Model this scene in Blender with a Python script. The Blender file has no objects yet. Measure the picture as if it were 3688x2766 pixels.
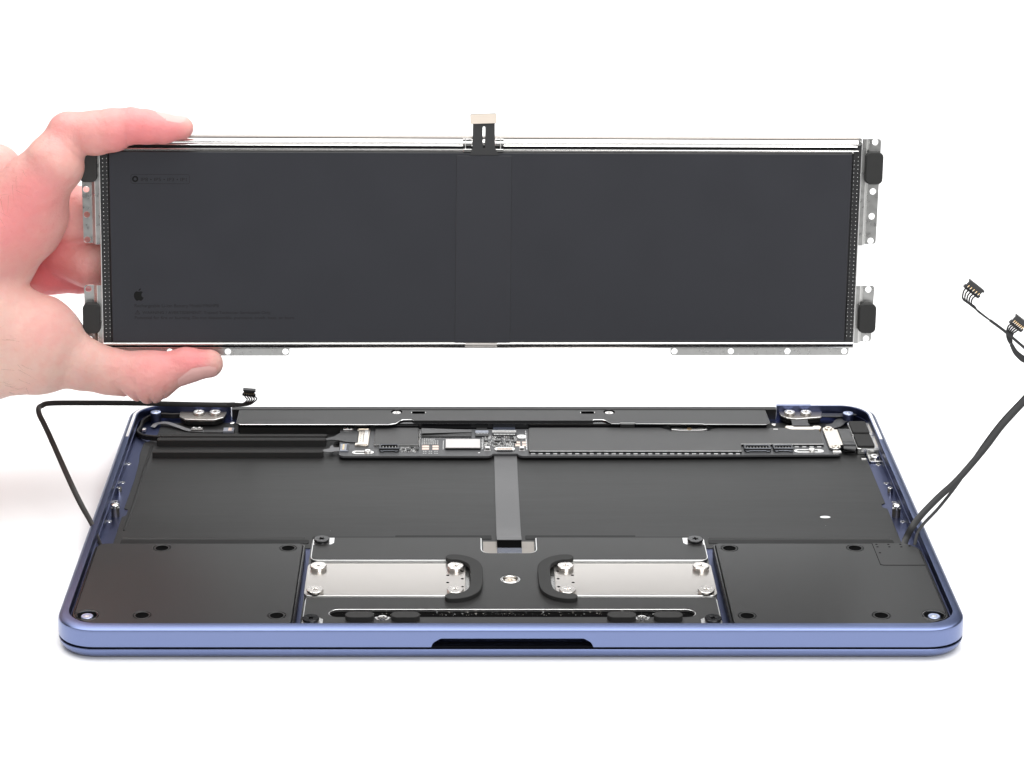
import bpy, bmesh, math, random
import numpy as np
from mathutils import Vector, Matrix
from mathutils.geometry import tessellate_polygon

K = 0.001                                   # the scene is written in millimetres, built in metres
SC = bpy.context.scene
COL = SC.collection
random.seed(7)

# ------------------------------------------------------------------ camera
cam_d = bpy.data.cameras.new('camera'); cam = bpy.data.objects.new('camera', cam_d); COL.objects.link(cam)
cam.location = (-15.4855 * K, -712.245 * K, 359.157 * K)
cam.rotation_euler = (math.pi / 2 - 0.3540, 0, 0)
cam_d.sensor_width = 36.0; cam_d.lens = 8782.5 / 3688 * 36
cam_d.shift_x = (1844 - 1669.7) / 3688
cam_d.clip_start = 0.01; cam_d.clip_end = 50
SC.camera = cam

# ------------------------------------------------------------------ studio light
SC.view_settings.view_transform = 'Standard'; SC.view_settings.look = 'None'
SC.view_settings.exposure = 0.0; SC.view_settings.gamma = 1.0
w = bpy.data.worlds.new('World'); SC.world = w; w.use_nodes = True
bg = w.node_tree.nodes['Background']
bg.inputs['Color'].default_value = (1.0, 0.995, 0.985, 1); bg.inputs['Strength'].default_value = 0.16

def softbox(name, loc, target, sx, sy, power, color=(1, 1, 1)):
    l = bpy.data.lights.new(name, 'AREA'); l.shape = 'RECTANGLE'; l.size = sx; l.size_y = sy
    l.energy = power; l.color = color
    o = bpy.data.objects.new(name, l); COL.objects.link(o); o.location = loc
    o.rotation_euler = (Vector(target) - Vector(loc)).to_track_quat('-Z', 'Y').to_euler()
    return o
softbox('overhead_softbox', (0.02, 0.25, 1.30), (0.0, 0.2, 0), 2.1, 1.7, 40.0)
softbox('card_lamp', (0.85, 1.0, 0.85), (0.44, 1.57, 0.70), 0.4, 0.4, 7.0, (.92, .955, 1.0))  # added cool lamp, brightens the right side of the unseen card
softbox('front_softbox', (0.35, -1.25, 0.95), (0.0, 0.0, 0.03), 0.9, 0.6, 12.0)

# ------------------------------------------------------------------ materials
MATS = {}
def mat(name, color=(.5, .5, .5), metal=0.0, rough=0.5, noise=0.0, nscale=400, bump=0.0, bscale=3000, rvar=0.0,
        spec=0.5, stretch=None, coat=0.0, crough=.3, bdist=0.00003, specks=0.0, swell=0.0):
    m = bpy.data.materials.new(name); m.use_nodes = True
    nt = m.node_tree; b = nt.nodes['Principled BSDF']
    b.inputs['Metallic'].default_value = metal; b.inputs['Roughness'].default_value = rough
    b.inputs['Specular IOR Level'].default_value = spec
    b.inputs['Coat Weight'].default_value = coat; b.inputs['Coat Roughness'].default_value = crough
    b.inputs['Base Color'].default_value = (*color, 1)
    tc = nt.nodes.new('ShaderNodeTexCoord'); src = tc.outputs['Object']
    if stretch:
        mp = nt.nodes.new('ShaderNodeMapping'); mp.inputs['Scale'].default_value = stretch
        nt.links.new(src, mp.inputs['Vector']); src = mp.outputs['Vector']
    if noise > 0 or rvar > 0:
        n = nt.nodes.new('ShaderNodeTexNoise'); n.inputs['Scale'].default_value = nscale; n.inputs['Detail'].default_value = 5
        nt.links.new(src, n.inputs['Vector'])
        if noise > 0:
            mx = nt.nodes.new('ShaderNodeMix'); mx.data_type = 'RGBA'
            mx.inputs['A'].default_value = (*[c * (1 - noise) for c in color], 1)
            mx.inputs['B'].default_value = (*[min(1, c * (1 + noise)) for c in color], 1)
            nt.links.new(n.outputs['Fac'], mx.inputs['Factor']); nt.links.new(mx.outputs['Result'], b.inputs['Base Color'])
        if rvar > 0:
            mr = nt.nodes.new('ShaderNodeMapRange'); mr.inputs['From Min'].default_value = .3; mr.inputs['From Max'].default_value = .7
            mr.inputs['To Min'].default_value = max(0.02, rough - rvar); mr.inputs['To Max'].default_value = rough + rvar
            nt.links.new(n.outputs['Fac'], mr.inputs['Value']); nt.links.new(mr.outputs['Result'], b.inputs['Roughness'])
    if bump > 0:
        n2 = nt.nodes.new('ShaderNodeTexNoise'); n2.inputs['Scale'].default_value = bscale; n2.inputs['Detail'].default_value = 3
        nt.links.new(src, n2.inputs['Vector'])
        bp = nt.nodes.new('ShaderNodeBump'); bp.inputs['Strength'].default_value = bump; bp.inputs['Distance'].default_value = bdist
        nt.links.new(n2.outputs['Fac'], bp.inputs['Height']); nt.links.new(bp.outputs['Normal'], b.inputs['Normal'])
    L = nt.links.new
    if specks > 0:                                   # stray dust: a few pale grains of its own
        vo = nt.nodes.new('ShaderNodeTexVoronoi'); vo.inputs['Scale'].default_value = 190; L(tc.outputs['Object'], vo.inputs['Vector'])
        lt = nt.nodes.new('ShaderNodeMath'); lt.operation = 'LESS_THAN'; lt.inputs[1].default_value = .030; L(vo.outputs['Distance'], lt.inputs[0])
        sx = nt.nodes.new('ShaderNodeSeparateColor'); L(vo.outputs['Color'], sx.inputs['Color'])
        gt = nt.nodes.new('ShaderNodeMath'); gt.operation = 'GREATER_THAN'; gt.inputs[1].default_value = 1 - specks; L(sx.outputs['Red'], gt.inputs[0])
        ml = nt.nodes.new('ShaderNodeMath'); ml.operation = 'MULTIPLY'; L(lt.outputs[0], ml.inputs[0]); L(gt.outputs[0], ml.inputs[1])
        mx2 = nt.nodes.new('ShaderNodeMix'); mx2.data_type = 'RGBA'; mx2.inputs['B'].default_value = (.35, .35, .34, 1); L(ml.outputs[0], mx2.inputs['Factor'])
        old = b.inputs['Base Color'].links
        if old: L(old[0].from_socket, mx2.inputs['A'])
        else: mx2.inputs['A'].default_value = (*color, 1)
        L(mx2.outputs['Result'], b.inputs['Base Color'])
    if swell > 0:                                    # gentle waviness of a thin wrap
        n3 = nt.nodes.new('ShaderNodeTexNoise'); n3.inputs['Scale'].default_value = 22; n3.inputs['Detail'].default_value = 2; L(tc.outputs['Object'], n3.inputs['Vector'])
        b3 = nt.nodes.new('ShaderNodeBump'); b3.inputs['Strength'].default_value = 1; b3.inputs['Distance'].default_value = swell; L(n3.outputs['Fac'], b3.inputs['Height'])
        if b.inputs['Normal'].links: L(b.inputs['Normal'].links[0].from_socket, b3.inputs['Normal'])
        L(b3.outputs['Normal'], b.inputs['Normal'])
    MATS[name] = m
    return m
mat('white_paper', (.93, .93, .93), rough=.85, noise=.01, nscale=30, spec=.1)
mat('blue_anodised', (.160, .200, .360), 1, .33, noise=.07, nscale=3200, bump=.3, bscale=7000, coat=.22, crough=.3)
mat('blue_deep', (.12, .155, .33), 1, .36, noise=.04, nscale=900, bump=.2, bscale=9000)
mat('shade_strip_black', (.007, .007, .007), 0, .5, spec=.22)
mat('seam_black', (.004, .004, .006), 0, .7, spec=.08)
mat('black_film', (.013, .0127, .0124), 0, .40, noise=.06, nscale=900, bump=.22, bscale=6000)
mat('black_cover', (.0125, .0123, .0122), 0, .37, noise=.06, nscale=900, bump=.22, bscale=5200, specks=.06)
mat('black_sheet', (.015, .015, .0148), 0, .45, noise=.10, nscale=300, bump=.35, bscale=120, bdist=.0003, stretch=(.16, 1, 1), spec=.38, specks=.10)
mat('battery_wrap', (.0125, .0136, .0200), 0, .46, noise=.12, nscale=45, bump=.30, bscale=4200, rvar=.03, specks=.03, swell=.0004)
mat('battery_band', (.0140, .0150, .0215), 0, .50, noise=.06, nscale=90, bump=.30, bscale=4200)
mat('battery_edge', (.012, .012, .013), 0, .4)
mat('print_dark', (.003, .003, .003), 0, .5, spec=.2)
mat('print_faint', (.006, .006, .0065), 0, .5, spec=.3)
mat('rubber', (.017, .017, .0165), 0, .72, bump=.2, bscale=5000, noise=.1, nscale=300)
mat('gloss_black', (.008, .008, .009), 0, .18)
mat('hole_black', (.002, .002, .002), 0, .8, spec=.03)  # near-black matt that paints the shade on hole walls and floors
mat('foam', (.020, .0195, .019), 0, .85, bump=.5, bscale=4000, noise=.15, nscale=700)
mat('polished', (.90, .89, .87), 1, .16)
mat('foil', (.80, .785, .765), 1, .2, bump=.1, bscale=300, stretch=(.15, 1, 1), bdist=.0002)
mat('screw_silver', (.90, .86, .82), 1, .24)
mat('chip_metal', (.68, .655, .64), 1, .3)
mat('blue_inside_shade', (.085, .10, .19), 1, .36, noise=.03, nscale=900, bump=.1, bscale=9000)  # same anodised blue, darkened to paint the shade inside the case
mat('edge_metal', (.95, .95, .94), 1, .30)
mat('white_strip', (.80, .80, .80), 0, .35)
mat('satin_plate', (.69, .655, .62), 1, .30, noise=.015, nscale=40, bump=.05, bscale=6000)
mat('zinc', (.52, .52, .51), 1, .30, noise=.12, nscale=450, rvar=.05, bump=.1, bscale=2500)
mat('gunmetal', (.36, .33, .30), 1, .40, noise=.08, nscale=300)
mat('cream_label', (.80, .70, .60), 0, .4)
mat('cream_metal', (.90, .83, .74), 1, .34, noise=.04, nscale=400)
mat('white_metal', (.93, .92, .90), 1, .38)
mat('gold', (.85, .62, .35), 1, .3)
mat('copper_pad', (.90, .72, .63), .8, .4)
mat('solder', (.85, .85, .84), .9, .35)
mat('board', (.075, .076, .080), 0, .42, noise=.15, nscale=400, bump=.1, bscale=3000)
mat('shield_film', (.060, .060, .060), 0, .48, noise=.06, nscale=120, bump=.2, bscale=6000)
mat('chip_black', (.012, .012, .012), 0, .4)
mat('plug_black', (.028, .028, .029), 0, .42)
mat('grey_flex', (.16, .16, .165), .2, .45, noise=.06, nscale=300)
mat('dark_flex', (.040, .040, .042), 0, .40, bump=.3, bscale=900, noise=.1, nscale=300)
mat('grey_ribbon', (.10, .10, .102), 0, .42, noise=.04, nscale=300)
mat('blue_film', (.06, .07, .10), .4, .25, noise=.2, nscale=300)
mat('connector_grey', (.33, .35, .40), .6, .35)
mat('cable_black', (.016, .0145, .0135), 0, .5, bump=.2, bscale=3000)
mat('cable_grey', (.021, .021, .022), 0, .5, bump=.2, bscale=3000)
mat('boss_top', (.55, .62, .85), .9, .35)
mat('hair', (.20, .12, .08), 0, .5)
mat('nail', (.76, .43, .40), 0, .48, noise=.05, nscale=200)

# ------------------------------------------------------------------ mesh helpers
def rrect(x0, x1, y0, y1, r, seg=6):
    """counter-clockwise rounded rectangle; r is one radius or (bl, br, tr, tl)"""
    rs = r if isinstance(r, (tuple, list)) else (r,) * 4
    pts = []
    for (cx, cy, a0), q in zip(((x0, y0, 180), (x1, y0, 270), (x1, y1, 0), (x0, y1, 90)), rs):
        q = max(q, 1e-3)
        sx = 1 if cx == x0 else -1; sy = 1 if cy == y0 else -1
        for i in range(seg + 1):
            a = math.radians(a0 + 90 * i / seg)
            pts.append((cx + sx * q + q * math.cos(a), cy + sy * q + q * math.sin(a)))
    return pts
def circ(x, y, r, n=24, ry=None):
    ry = r if ry is None else ry
    return [(x + r * math.cos(2 * math.pi * i / n), y + ry * math.sin(2 * math.pi * i / n)) for i in range(n)]
def slot(x0, x1, y0, y1, seg=8):
    return rrect(x0, x1, y0, y1, min(x1 - x0, y1 - y0) / 2 - 1e-3, seg)
def area2(p): return sum(p[i][0] * p[(i + 1) % len(p)][1] - p[(i + 1) % len(p)][0] * p[i][1] for i in range(len(p)))
def ccw(p): return p if area2(p) > 0 else p[::-1]
def cw(p): return p if area2(p) < 0 else p[::-1]
def inset(p, d):
    n = len(p); out = []
    for i in range(n):
        a = Vector(p[i - 1]); b = Vector(p[i]); c = Vector(p[(i + 1) % n])
        e1 = (b - a); e2 = (c - b)
        if e1.length < 1e-9: e1 = e2
        if e2.length < 1e-9: e2 = e1
        e1.normalize(); e2.normalize()
        n1 = Vector((-e1.y, e1.x)); n2 = Vector((-e2.y, e2.x)); m = n1 + n2
        if m.length < 1e-6: m = n1
        m.normalize(); k = d / max(0.4, m.dot(n1))
        out.append((b.x + m.x * k, b.y + m.y * k))
    return out
def rounded(pts, r, seg=5):
    """round the corners of a polygon; r is one radius or one per corner"""
    n = len(pts); out = []
    for i in range(n):
        q = r[i] if isinstance(r, (list, tuple)) else r
        b = Vector(pts[i]); a = Vector(pts[i - 1]); c = Vector(pts[(i + 1) % n])
        u = (a - b); v = (c - b)
        if q <= 0: out.append(tuple(b)); continue
        ang = u.angle(v); t = min(q / max(math.tan(ang / 2), 1e-3), u.length * .49, v.length * .49)
        p0 = b + u.normalized() * t; p1 = b + v.normalized() * t
        for k in range(seg + 1):
            s = k / seg
            out.append(tuple(p0 * (1 - s) ** 2 + b * 2 * s * (1 - s) + p1 * s * s))
    return out
def catmull(pts, n=8):
    P = [Vector(p) for p in pts]; P = [P[0] * 2 - P[1]] + P + [P[-1] * 2 - P[-2]]; out = []
    for i in range(1, len(P) - 2):
        for k in range(n):
            t = k / n; a, b, c, d = P[i - 1:i + 3]
            out.append(.5 * ((2 * b) + (c - a) * t + (2 * a - 5 * b + 4 * c - d) * t * t + (3 * b - a - 3 * c + d) * t ** 3))
    out.append(P[-2]); return out

class MB:
    def __init__(s): s.v = []; s.f = []; s.m = []; s.mats = []
    def mi(s, name):
        if name not in s.mats: s.mats.append(name)
        return s.mats.index(name)
    def add(s, vs, fs, m):
        o = len(s.v); s.v += [tuple(q) for q in vs]; k = s.mi(m)
        for f in fs: s.f.append([i + o for i in f]); s.m.append(k)
    def plate(s, outer, z0, z1, m, side=None, holes=(), ch=0.0, mch=None, bottom=True, hside=None):
        side = side or m; mch = mch or side; hside = hside or side
        loops = [ccw(list(outer))] + [cw(list(h)) for h in holes]
        tops = [inset(l, ch) for l in loops] if ch > 0 else loops
        flat = [q for l in tops for q in l]
        tri = tessellate_polygon([[Vector((x, y, 0)) for x, y in l] for l in tops])
        up = []
        for t in tri:
            a, b, c = (flat[i] for i in t)
            if (b[0] - a[0]) * (c[1] - a[1]) - (b[1] - a[1]) * (c[0] - a[0]) < 0: t = (t[0], t[2], t[1])
            up.append(tuple(t))
        s.add([(x, y, z1) for x, y in flat], up, m)
        off = 0
        for li, (l, tl) in enumerate(zip(loops, tops)):
            n = len(l)
            if ch > 0:
                s.add([(x, y, z1 - ch) for x, y in l] + [(x, y, z1) for x, y in tl],
                      [(i, (i + 1) % n, n + (i + 1) % n, n + i) for i in range(n)], mch if li == 0 or hside == side else hside)
            s.add([(x, y, z0) for x, y in l] + [(x, y, z1 - ch) for x, y in l],
                  [(i, (i + 1) % n, n + (i + 1) % n, n + i) for i in range(n)], side if li == 0 else hside)
        if bottom:
            flat0 = [q for l in loops for q in l]
            s.add([(x, y, z0) for x, y in flat0], [t[::-1] for t in up], side)
    def box(s, x0, x1, y0, y1, z0, z1, m, ch=0.0, side=None, mch=None):
        s.plate([(x0, y0), (x1, y0), (x1, y1), (x0, y1)], z0, z1, m, side, ch=ch, mch=mch)
    def lathe(s, prof, cx, cy, m, seg=24, mats=None):
        n = len(prof); vs = []
        for r, z in prof:
            vs += [(cx + r * math.cos(2 * math.pi * i / seg), cy + r * math.sin(2 * math.pi * i / seg), z) for i in range(seg)]
        for k in range(n - 1):
            fs = [(k * seg + i, k * seg + (i + 1) % seg, (k + 1) * seg + (i + 1) % seg, (k + 1) * seg + i) for i in range(seg)]
            s.add(vs, fs, mats[k] if mats else m)
    def sweep(s, path, section, m, closed_section=True, cap=True, up=(0, 0, 1), scale=None):
        """section: list of (side, up) offsets swept along a path"""
        P = [Vector(p) for p in path]; U = Vector(up); n = len(section); vs = []
        for i, p in enumerate(P):
            t = (P[min(i + 1, len(P) - 1)] - P[max(i - 1, 0)]).normalized()
            sd = t.cross(U)
            if sd.length < 1e-4: sd = t.cross(Vector((0, 1, 0)))
            sd.normalize(); uu = sd.cross(t).normalized()
            k = scale(i / (len(P) - 1)) if scale else 1
            vs += [p + sd * a * k + uu * b * k for a, b in section]
        fs = []
        for i in range(len(P) - 1):
            for j in range(n if closed_section else n - 1):
                fs.append((i * n + j, (i + 1) * n + j, (i + 1) * n + (j + 1) % n, i * n + (j + 1) % n))
        if cap and closed_section:
            fs.append(tuple(range(n))); fs.append(tuple(range((len(P) - 1) * n, len(P) * n))[::-1])
        s.add(vs, fs, m)
    def tube(s, path, r, m, seg=10, scale=None, up=(0, 0, 1)):
        s.sweep(path, [(r * math.cos(2 * math.pi * i / seg), r * math.sin(2 * math.pi * i / seg)) for i in range(seg)], m, scale=scale, up=up)
    def ribbon(s, path, w_, t, m, up=(0, 0, 1), scale=None):
        a, b = w_ / 2, t / 2; c = min(a, b) * .5
        s.sweep(path, [(-a, -b + c), (-a + c, -b), (a - c, -b), (a, -b + c), (a, b - c), (a - c, b), (-a + c, b), (-a, b - c)], m, up=up, scale=scale)
    def extrude_x(s, prof, x0, x1, m, mats=None, cap=True):
        """prof: closed list of (y, z) extruded along x"""
        n = len(prof); vs = [(x0, y, z) for y, z in prof] + [(x1, y, z) for y, z in prof]
        for i in range(n):
            s.add([vs[i], vs[(i + 1) % n], vs[n + (i + 1) % n], vs[n + i]], [(0, 1, 2, 3)], mats[i] if mats else m)
        if cap:
            for off, rev in ((0, 1), (n, 0)):
                tri = tessellate_polygon([[Vector((y, z, 0)) for y, z in prof]])
                s.add(vs[off:off + n], [t if rev else t[::-1] for t in tri], m)
    def build(s, name, parent=None, smooth=35, loc=None):
        me = bpy.data.meshes.new(name)
        me.from_pydata([(x * K, y * K, z * K) for x, y, z in s.v], [], s.f)
        for k in s.mats: me.materials.append(MATS[k])
        me.polygons.foreach_set('material_index', s.m)
        bm = bmesh.new(); bm.from_mesh(me); bmesh.ops.remove_doubles(bm, verts=bm.verts, dist=1e-7)
        bmesh.ops.recalc_face_normals(bm, faces=bm.faces); bm.to_mesh(me); bm.free()
        if smooth:
            me.polygons.foreach_set('use_smooth', [True] * len(me.polygons)); me.set_sharp_from_angle(angle=math.radians(smooth))
        me.update()
        return link(name, me, parent, loc)
def link(name, me, parent=None, loc=None, rz=0):
    o = bpy.data.objects.new(name, me); COL.objects.link(o)
    if parent: o.parent = parent
    if loc: o.location = [c * K for c in loc]
    if rz: o.rotation_euler = (0, 0, rz)
    return o
def thing(name, label, cat, loc=(0, 0, 0), group=None):
    o = bpy.data.objects.new(name, None); COL.objects.link(o); o.location = [c * K for c in loc]
    o.empty_display_size = .01; o['label'] = label; o['category'] = cat
    if group: o['group'] = group
    return o
def again(src, loc, parent=None, rz=0):
    c = src.copy(); COL.objects.link(c); c.location = [q * K for q in loc]
    if parent: c.parent = parent
    if rz: c.rotation_euler = (0, 0, rz)
    return c
def star(r0, r1, n=6):
    return [((r0 if i % 2 else r1) * math.cos(math.pi * i / n), (r0 if i % 2 else r1) * math.sin(math.pi * i / n)) for i in range(2 * n)]
def screw_mesh(r, h, m, dark='hole_black', rec=.42, stepped=True):
    """flat-headed screw with a star recess; origin under the head"""
    b = MB(); st = [(x * r, y * r) for x, y in star(rec * .55, rec)]
    b.plate(circ(0, 0, r, 28), h * .38 if stepped else 0, h, m, holes=[st], ch=min(.18, h * .25), bottom=False)
    b.plate(st, h - .7, h - .45, dark)
    if stepped:
        b.lathe([(r * .93, 0), (r * .93, h * .32), (r * .82, h * .34), (r * .82, h * .4)], 0, 0, m, 28)
    return b

# ------------------------------------------------------------------ the setting: white tabletop and reflection card
b = MB(); R_ = 420; yb = 1150 + R_
prof = [(-2600, 0), (-400, 0), (1150, 0)] + [(1150 + R_ * math.sin(math.radians(a)), R_ - R_ * math.cos(math.radians(a))) for a in range(9, 91, 9)]
b.add([(-2400, -560, 0), (2400, -560, 0), (2400, 1800, 0), (-2400, 1800, 0)], [(0, 1, 2, 3)], 'white_paper')
o = b.build('tabletop', smooth=0); o['kind'] = 'structure'
b = MB(); pr = prof[2:] + [(yb, 1900)]; n = len(pr)  # unseen white card, its width shaped to steer reflections
b.add([(-290, y, z + .4) for y, z in pr] + [(430, y, z + .4) for y, z in pr], [(i, i + n, i + n + 1, i + 1) for i in range(n - 1)], 'white_paper')
o = b.build('reflector_card', smooth=60); o['kind'] = 'structure'

# ================================================================== the laptop
W2, D = 148.75, 206.4
lap = thing('laptop', 'blue laptop lying upside down with its bottom cover removed, showing black innards', 'laptop')

def loop3(x0, x1, y0, y1, r, z, seg=10): return [(x, y, z) for x, y in rrect(x0, x1, y0, y1, r, seg)]
def ring(d, z, r=13.5): return loop3(-W2 + d, W2 - d, d, D - d, max(r - d, 2), z)
def loft(b, loops, m, caps=True):
    n = len(loops[0])
    for a, c in zip(loops, loops[1:]):
        b.add(a + c, [(i, (i + 1) % n, n + (i + 1) % n, n + i) for i in range(n)], m)
    if caps:
        b.add(loops[0], [tuple(range(n))[::-1]], m); b.add(loops[-1], [tuple(range(n))], m)
# lid
b = MB()
loft(b, [ring(4.4, .08), ring(3.0, .28), ring(1.75, .85), ring(.8, 1.7), ring(.25, 2.6), ring(.05, 3.35), ring(0, 3.85), ring(.2, 4.05)], 'blue_anodised')
b.build('display_lid', lap, 30)
b = MB(); loft(b, [ring(1.1, 4.0), ring(1.1, 4.8)], 'seam_black'); b.build('seam_gasket', lap, 30)
# lower case: a closed solid, then the rear hinge gap and the finger scoop are cut out of it
b = MB()
inner = lambda z, e=0: loop3(-145.3 + e, 145.3 - e, 4.1 + e, 203.2 - e, 11.0 - e, z)
def rim(dx, df, z):                  # the top edge leans in a little more at the sides than at the front
    return loop3(-W2 + dx, W2 - dx, df, D - dx, 13.5 - dx, z)
outer_loops = [ring(.25, 4.7), ring(0, 4.95), ring(0, 7.7), rim(.10, 0, 9.6), rim(.26, 0, 10.55), rim(.45, .10, 10.85), rim(.70, .38, 11.05), rim(.95, .9, 11.2), rim(1.15, 1.7, 11.36), rim(1.35, 2.8, 11.52), rim(1.6, 3.7, 11.59)]
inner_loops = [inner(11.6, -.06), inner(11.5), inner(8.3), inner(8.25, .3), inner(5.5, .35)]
loft(b, outer_loops + inner_loops[:2], 'blue_anodised', False); loft(b, inner_loops[1:], 'blue_inside_shade', False)
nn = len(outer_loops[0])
b.add(outer_loops[0], [tuple(range(nn))[::-1]], 'blue_anodised'); b.add(inner_loops[-1], [tuple(range(nn))], 'blue_inside_shade')
case = b.build('lower_case', lap, 30)
def cutter(mb):
    o = mb.build('cutter'); return o
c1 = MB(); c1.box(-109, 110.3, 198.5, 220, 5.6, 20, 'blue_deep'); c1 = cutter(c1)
sc = rounded([(-27.2, 3), (-25.6, 6.6), (-23.2, 8.05), (23.2, 8.05), (25.6, 6.6), (27.2, 3)], [0, 1.6, 1.6, 1.6, 1.6, 0])
c2 = MB()
secs = []
for y, e in ((-2, 0), (1.0, 0), (2.6, .35), (3.6, 1.2), (4.2, 2.4)):
    secs.append([(x + .3 + (-1 if x > 0 else 1) * e, y, z - (e if z > 4 else 0)) for x, z in sc])
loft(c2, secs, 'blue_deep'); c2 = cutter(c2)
for c in (c1, c2):
    md = case.modifiers.new('cut', 'BOOLEAN'); md.operation = 'DIFFERENCE'; md.solver = 'EXACT'; md.object = c
dg = bpy.context.evaluated_depsgraph_get()
me2 = bpy.data.meshes.new_from_object(case.evaluated_get(dg)); case.modifiers.clear(); case.data = me2
me2.polygons.foreach_set('use_smooth', [True] * len(me2.polygons)); me2.set_sharp_from_angle(angle=math.radians(30))
for c in (c1, c2): bpy.data.objects.remove(c)

def rim_strip(sx):
    full = rrect(-W2 + 1.9, W2 - 1.9, 1.9, D - 1.9, 11.6, 12); full2 = rrect(-W2 + 3.0, W2 - 3.0, 3.0, D - 3.0, 10.5, 12)
    seg = [(p, q) for p, q in zip(full, full2) if p[1] > 120 and p[0] * sx > 0]
    seg.sort(key=lambda t: math.atan2(t[0][1] - 190, (t[0][0] * sx) - 130))
    y0 = 166.5 if sx > 0 else 169.5; x0 = 124.0
    o1 = [(sx * (W2 - 1.9), y0)] + [p for p, q in seg] + [(sx * x0, D - 1.9)]; o2 = [(sx * (W2 - 3.0), y0)] + [q for p, q in seg] + [(sx * x0, D - 3.0)]
    b = MB(); b.plate(o1 + o2[::-1], 11.59, 11.66, 'white_strip'); b.build('rim_strip', lap)
rim_strip(-1); rim_strip(1)
# bare ledges hold screw holes and posts
hole = MB(); hole.lathe([(1.05, .02), (1.0, .12), (.45, .12), (.45, .05)], 0, 0, 'polished', 18); hole.lathe([(.45, .05), (0, .04)], 0, 0, 'hole_black', 12)
h0 = None
for x, y in [(143.8, 155.1), (143.8, 136.7), (143.8, 118.4), (143.9, 100.5), (-144.2, 156.1), (-144.1, 137.6), (-144.3, 119.1), (-144.2, 100.9)]:
    if h0 is None: h0 = hole.build('threaded_hole', lap, loc=(x, y, 5.5))
    else: again(h0, (x, y, 5.5), lap)
post = MB(); post.lathe([(1.0, 0), (1.0, 2.3), (.9, 2.5), (.5, 2.5), (.5, 1.4), (0, 1.4)], 0, 0, 'polished', 20)
p0 = post.build('standoff_post', lap, loc=(143.5, 126.5, 5.5)); again(p0, (-143.9, 126.9, 5.5), lap)
post = MB()
post.lathe([(1.5, 0), (1.5, 3.0)], 0, 0, 'gunmetal', 24); post.lathe([(1.5, 3.0), (1.55, 3.05), (1.55, 3.35), (.75, 3.4), (.75, 3.9)], 0, 0, 'zinc', 24)
post.lathe([(.75, 3.9), (1.55, 4.1), (1.62, 4.4), (1.35, 4.8), (.8, 5.05), (.5, 5.1), (.45, 4.8), (0, 4.8)], 0, 0, 'polished', 24)
p1 = post.build('screw_post', lap, loc=(142.2, 105.2, 5.5)); again(p1, (-142.5, 105.8, 5.5), lap)

# black sheet lining the battery bay
b = MB()
sh = [(-140, 74), (-139.4, 76.5), (139.4, 76.5), (140.2, 80), (140.2, 112), (138.6, 113), (138.6, 116), (140.2, 117), (140.2, 165), (139.6, 178), (139.6, 199), (-136.6, 199), (-136.6, 182), (-141, 177), (-141.1, 166),
      (-140.4, 158), (-139.9, 140), (-140.2, 112), (-138.6, 111), (-138.6, 106), (-140, 104)]
b.plate(rounded(sh, 1.2), 5.45, 5.8, 'black_sheet', ch=.1)
b.build('battery_bay_liner', lap)
for pth, wd in (([(-137.3, 174, 5.8), (-137.5, 150, 5.8), (-137.2, 118, 5.8), (-137.6, 92, 5.8)], .5), ([(-137, 85.2, 5.8), (-90, 84.9, 5.8), (-72, 85.4, 5.8)], .6), ([(72, 85.2, 5.8), (110, 84.8, 5.8), (136.6, 85.2, 5.8)], .6)):
    b = MB(); b.sweep(pth, [(-wd, 0), (-.2, .25), (.2, .25), (wd, 0)], 'black_sheet'); b.build('liner_fold', lap)
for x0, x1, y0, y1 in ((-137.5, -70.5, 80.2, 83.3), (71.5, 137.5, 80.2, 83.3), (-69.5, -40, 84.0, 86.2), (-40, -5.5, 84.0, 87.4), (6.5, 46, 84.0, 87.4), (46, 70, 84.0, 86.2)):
    b = MB(); b.plate(rrect(x0, x1, y0, y1, .4, 2), 5.79, 5.95, 'shade_strip_black', ch=.05); b.build('edge_shade_strip', lap)  # dark strips painting the shaded line along the liner's front edge
b = MB(); b.plate(circ(116.2, 104, 1.9, 20, 1.05), 5.8, 5.87, 'edge_metal'); b.build('white_spot', lap)

# long flat cable down the middle of the bay
b = MB()
path = [(.6, 166, 6.6), (.7, 160, 6.35), (.7, 150, 6.05), (.65, 120, 5.98), (.65, 95, 6.0), (.65, 86, 6.6), (.65, 82.2, 7.6), (.65, 78.8, 8.3), (.65, 78.0, 8.25)]
b.ribbon(path, 8.8, .16, 'grey_ribbon')
rb = b.build('flat_ribbon_cable', lap)
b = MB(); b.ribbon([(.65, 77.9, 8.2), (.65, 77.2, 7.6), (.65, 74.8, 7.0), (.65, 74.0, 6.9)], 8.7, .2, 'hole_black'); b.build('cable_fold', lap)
b = MB(); b.ribbon([(.65, 74.0, 6.92), (.65, 69.2, 6.95)], 8.7, .18, 'blue_film'); b.build('cable_end', lap)

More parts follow.
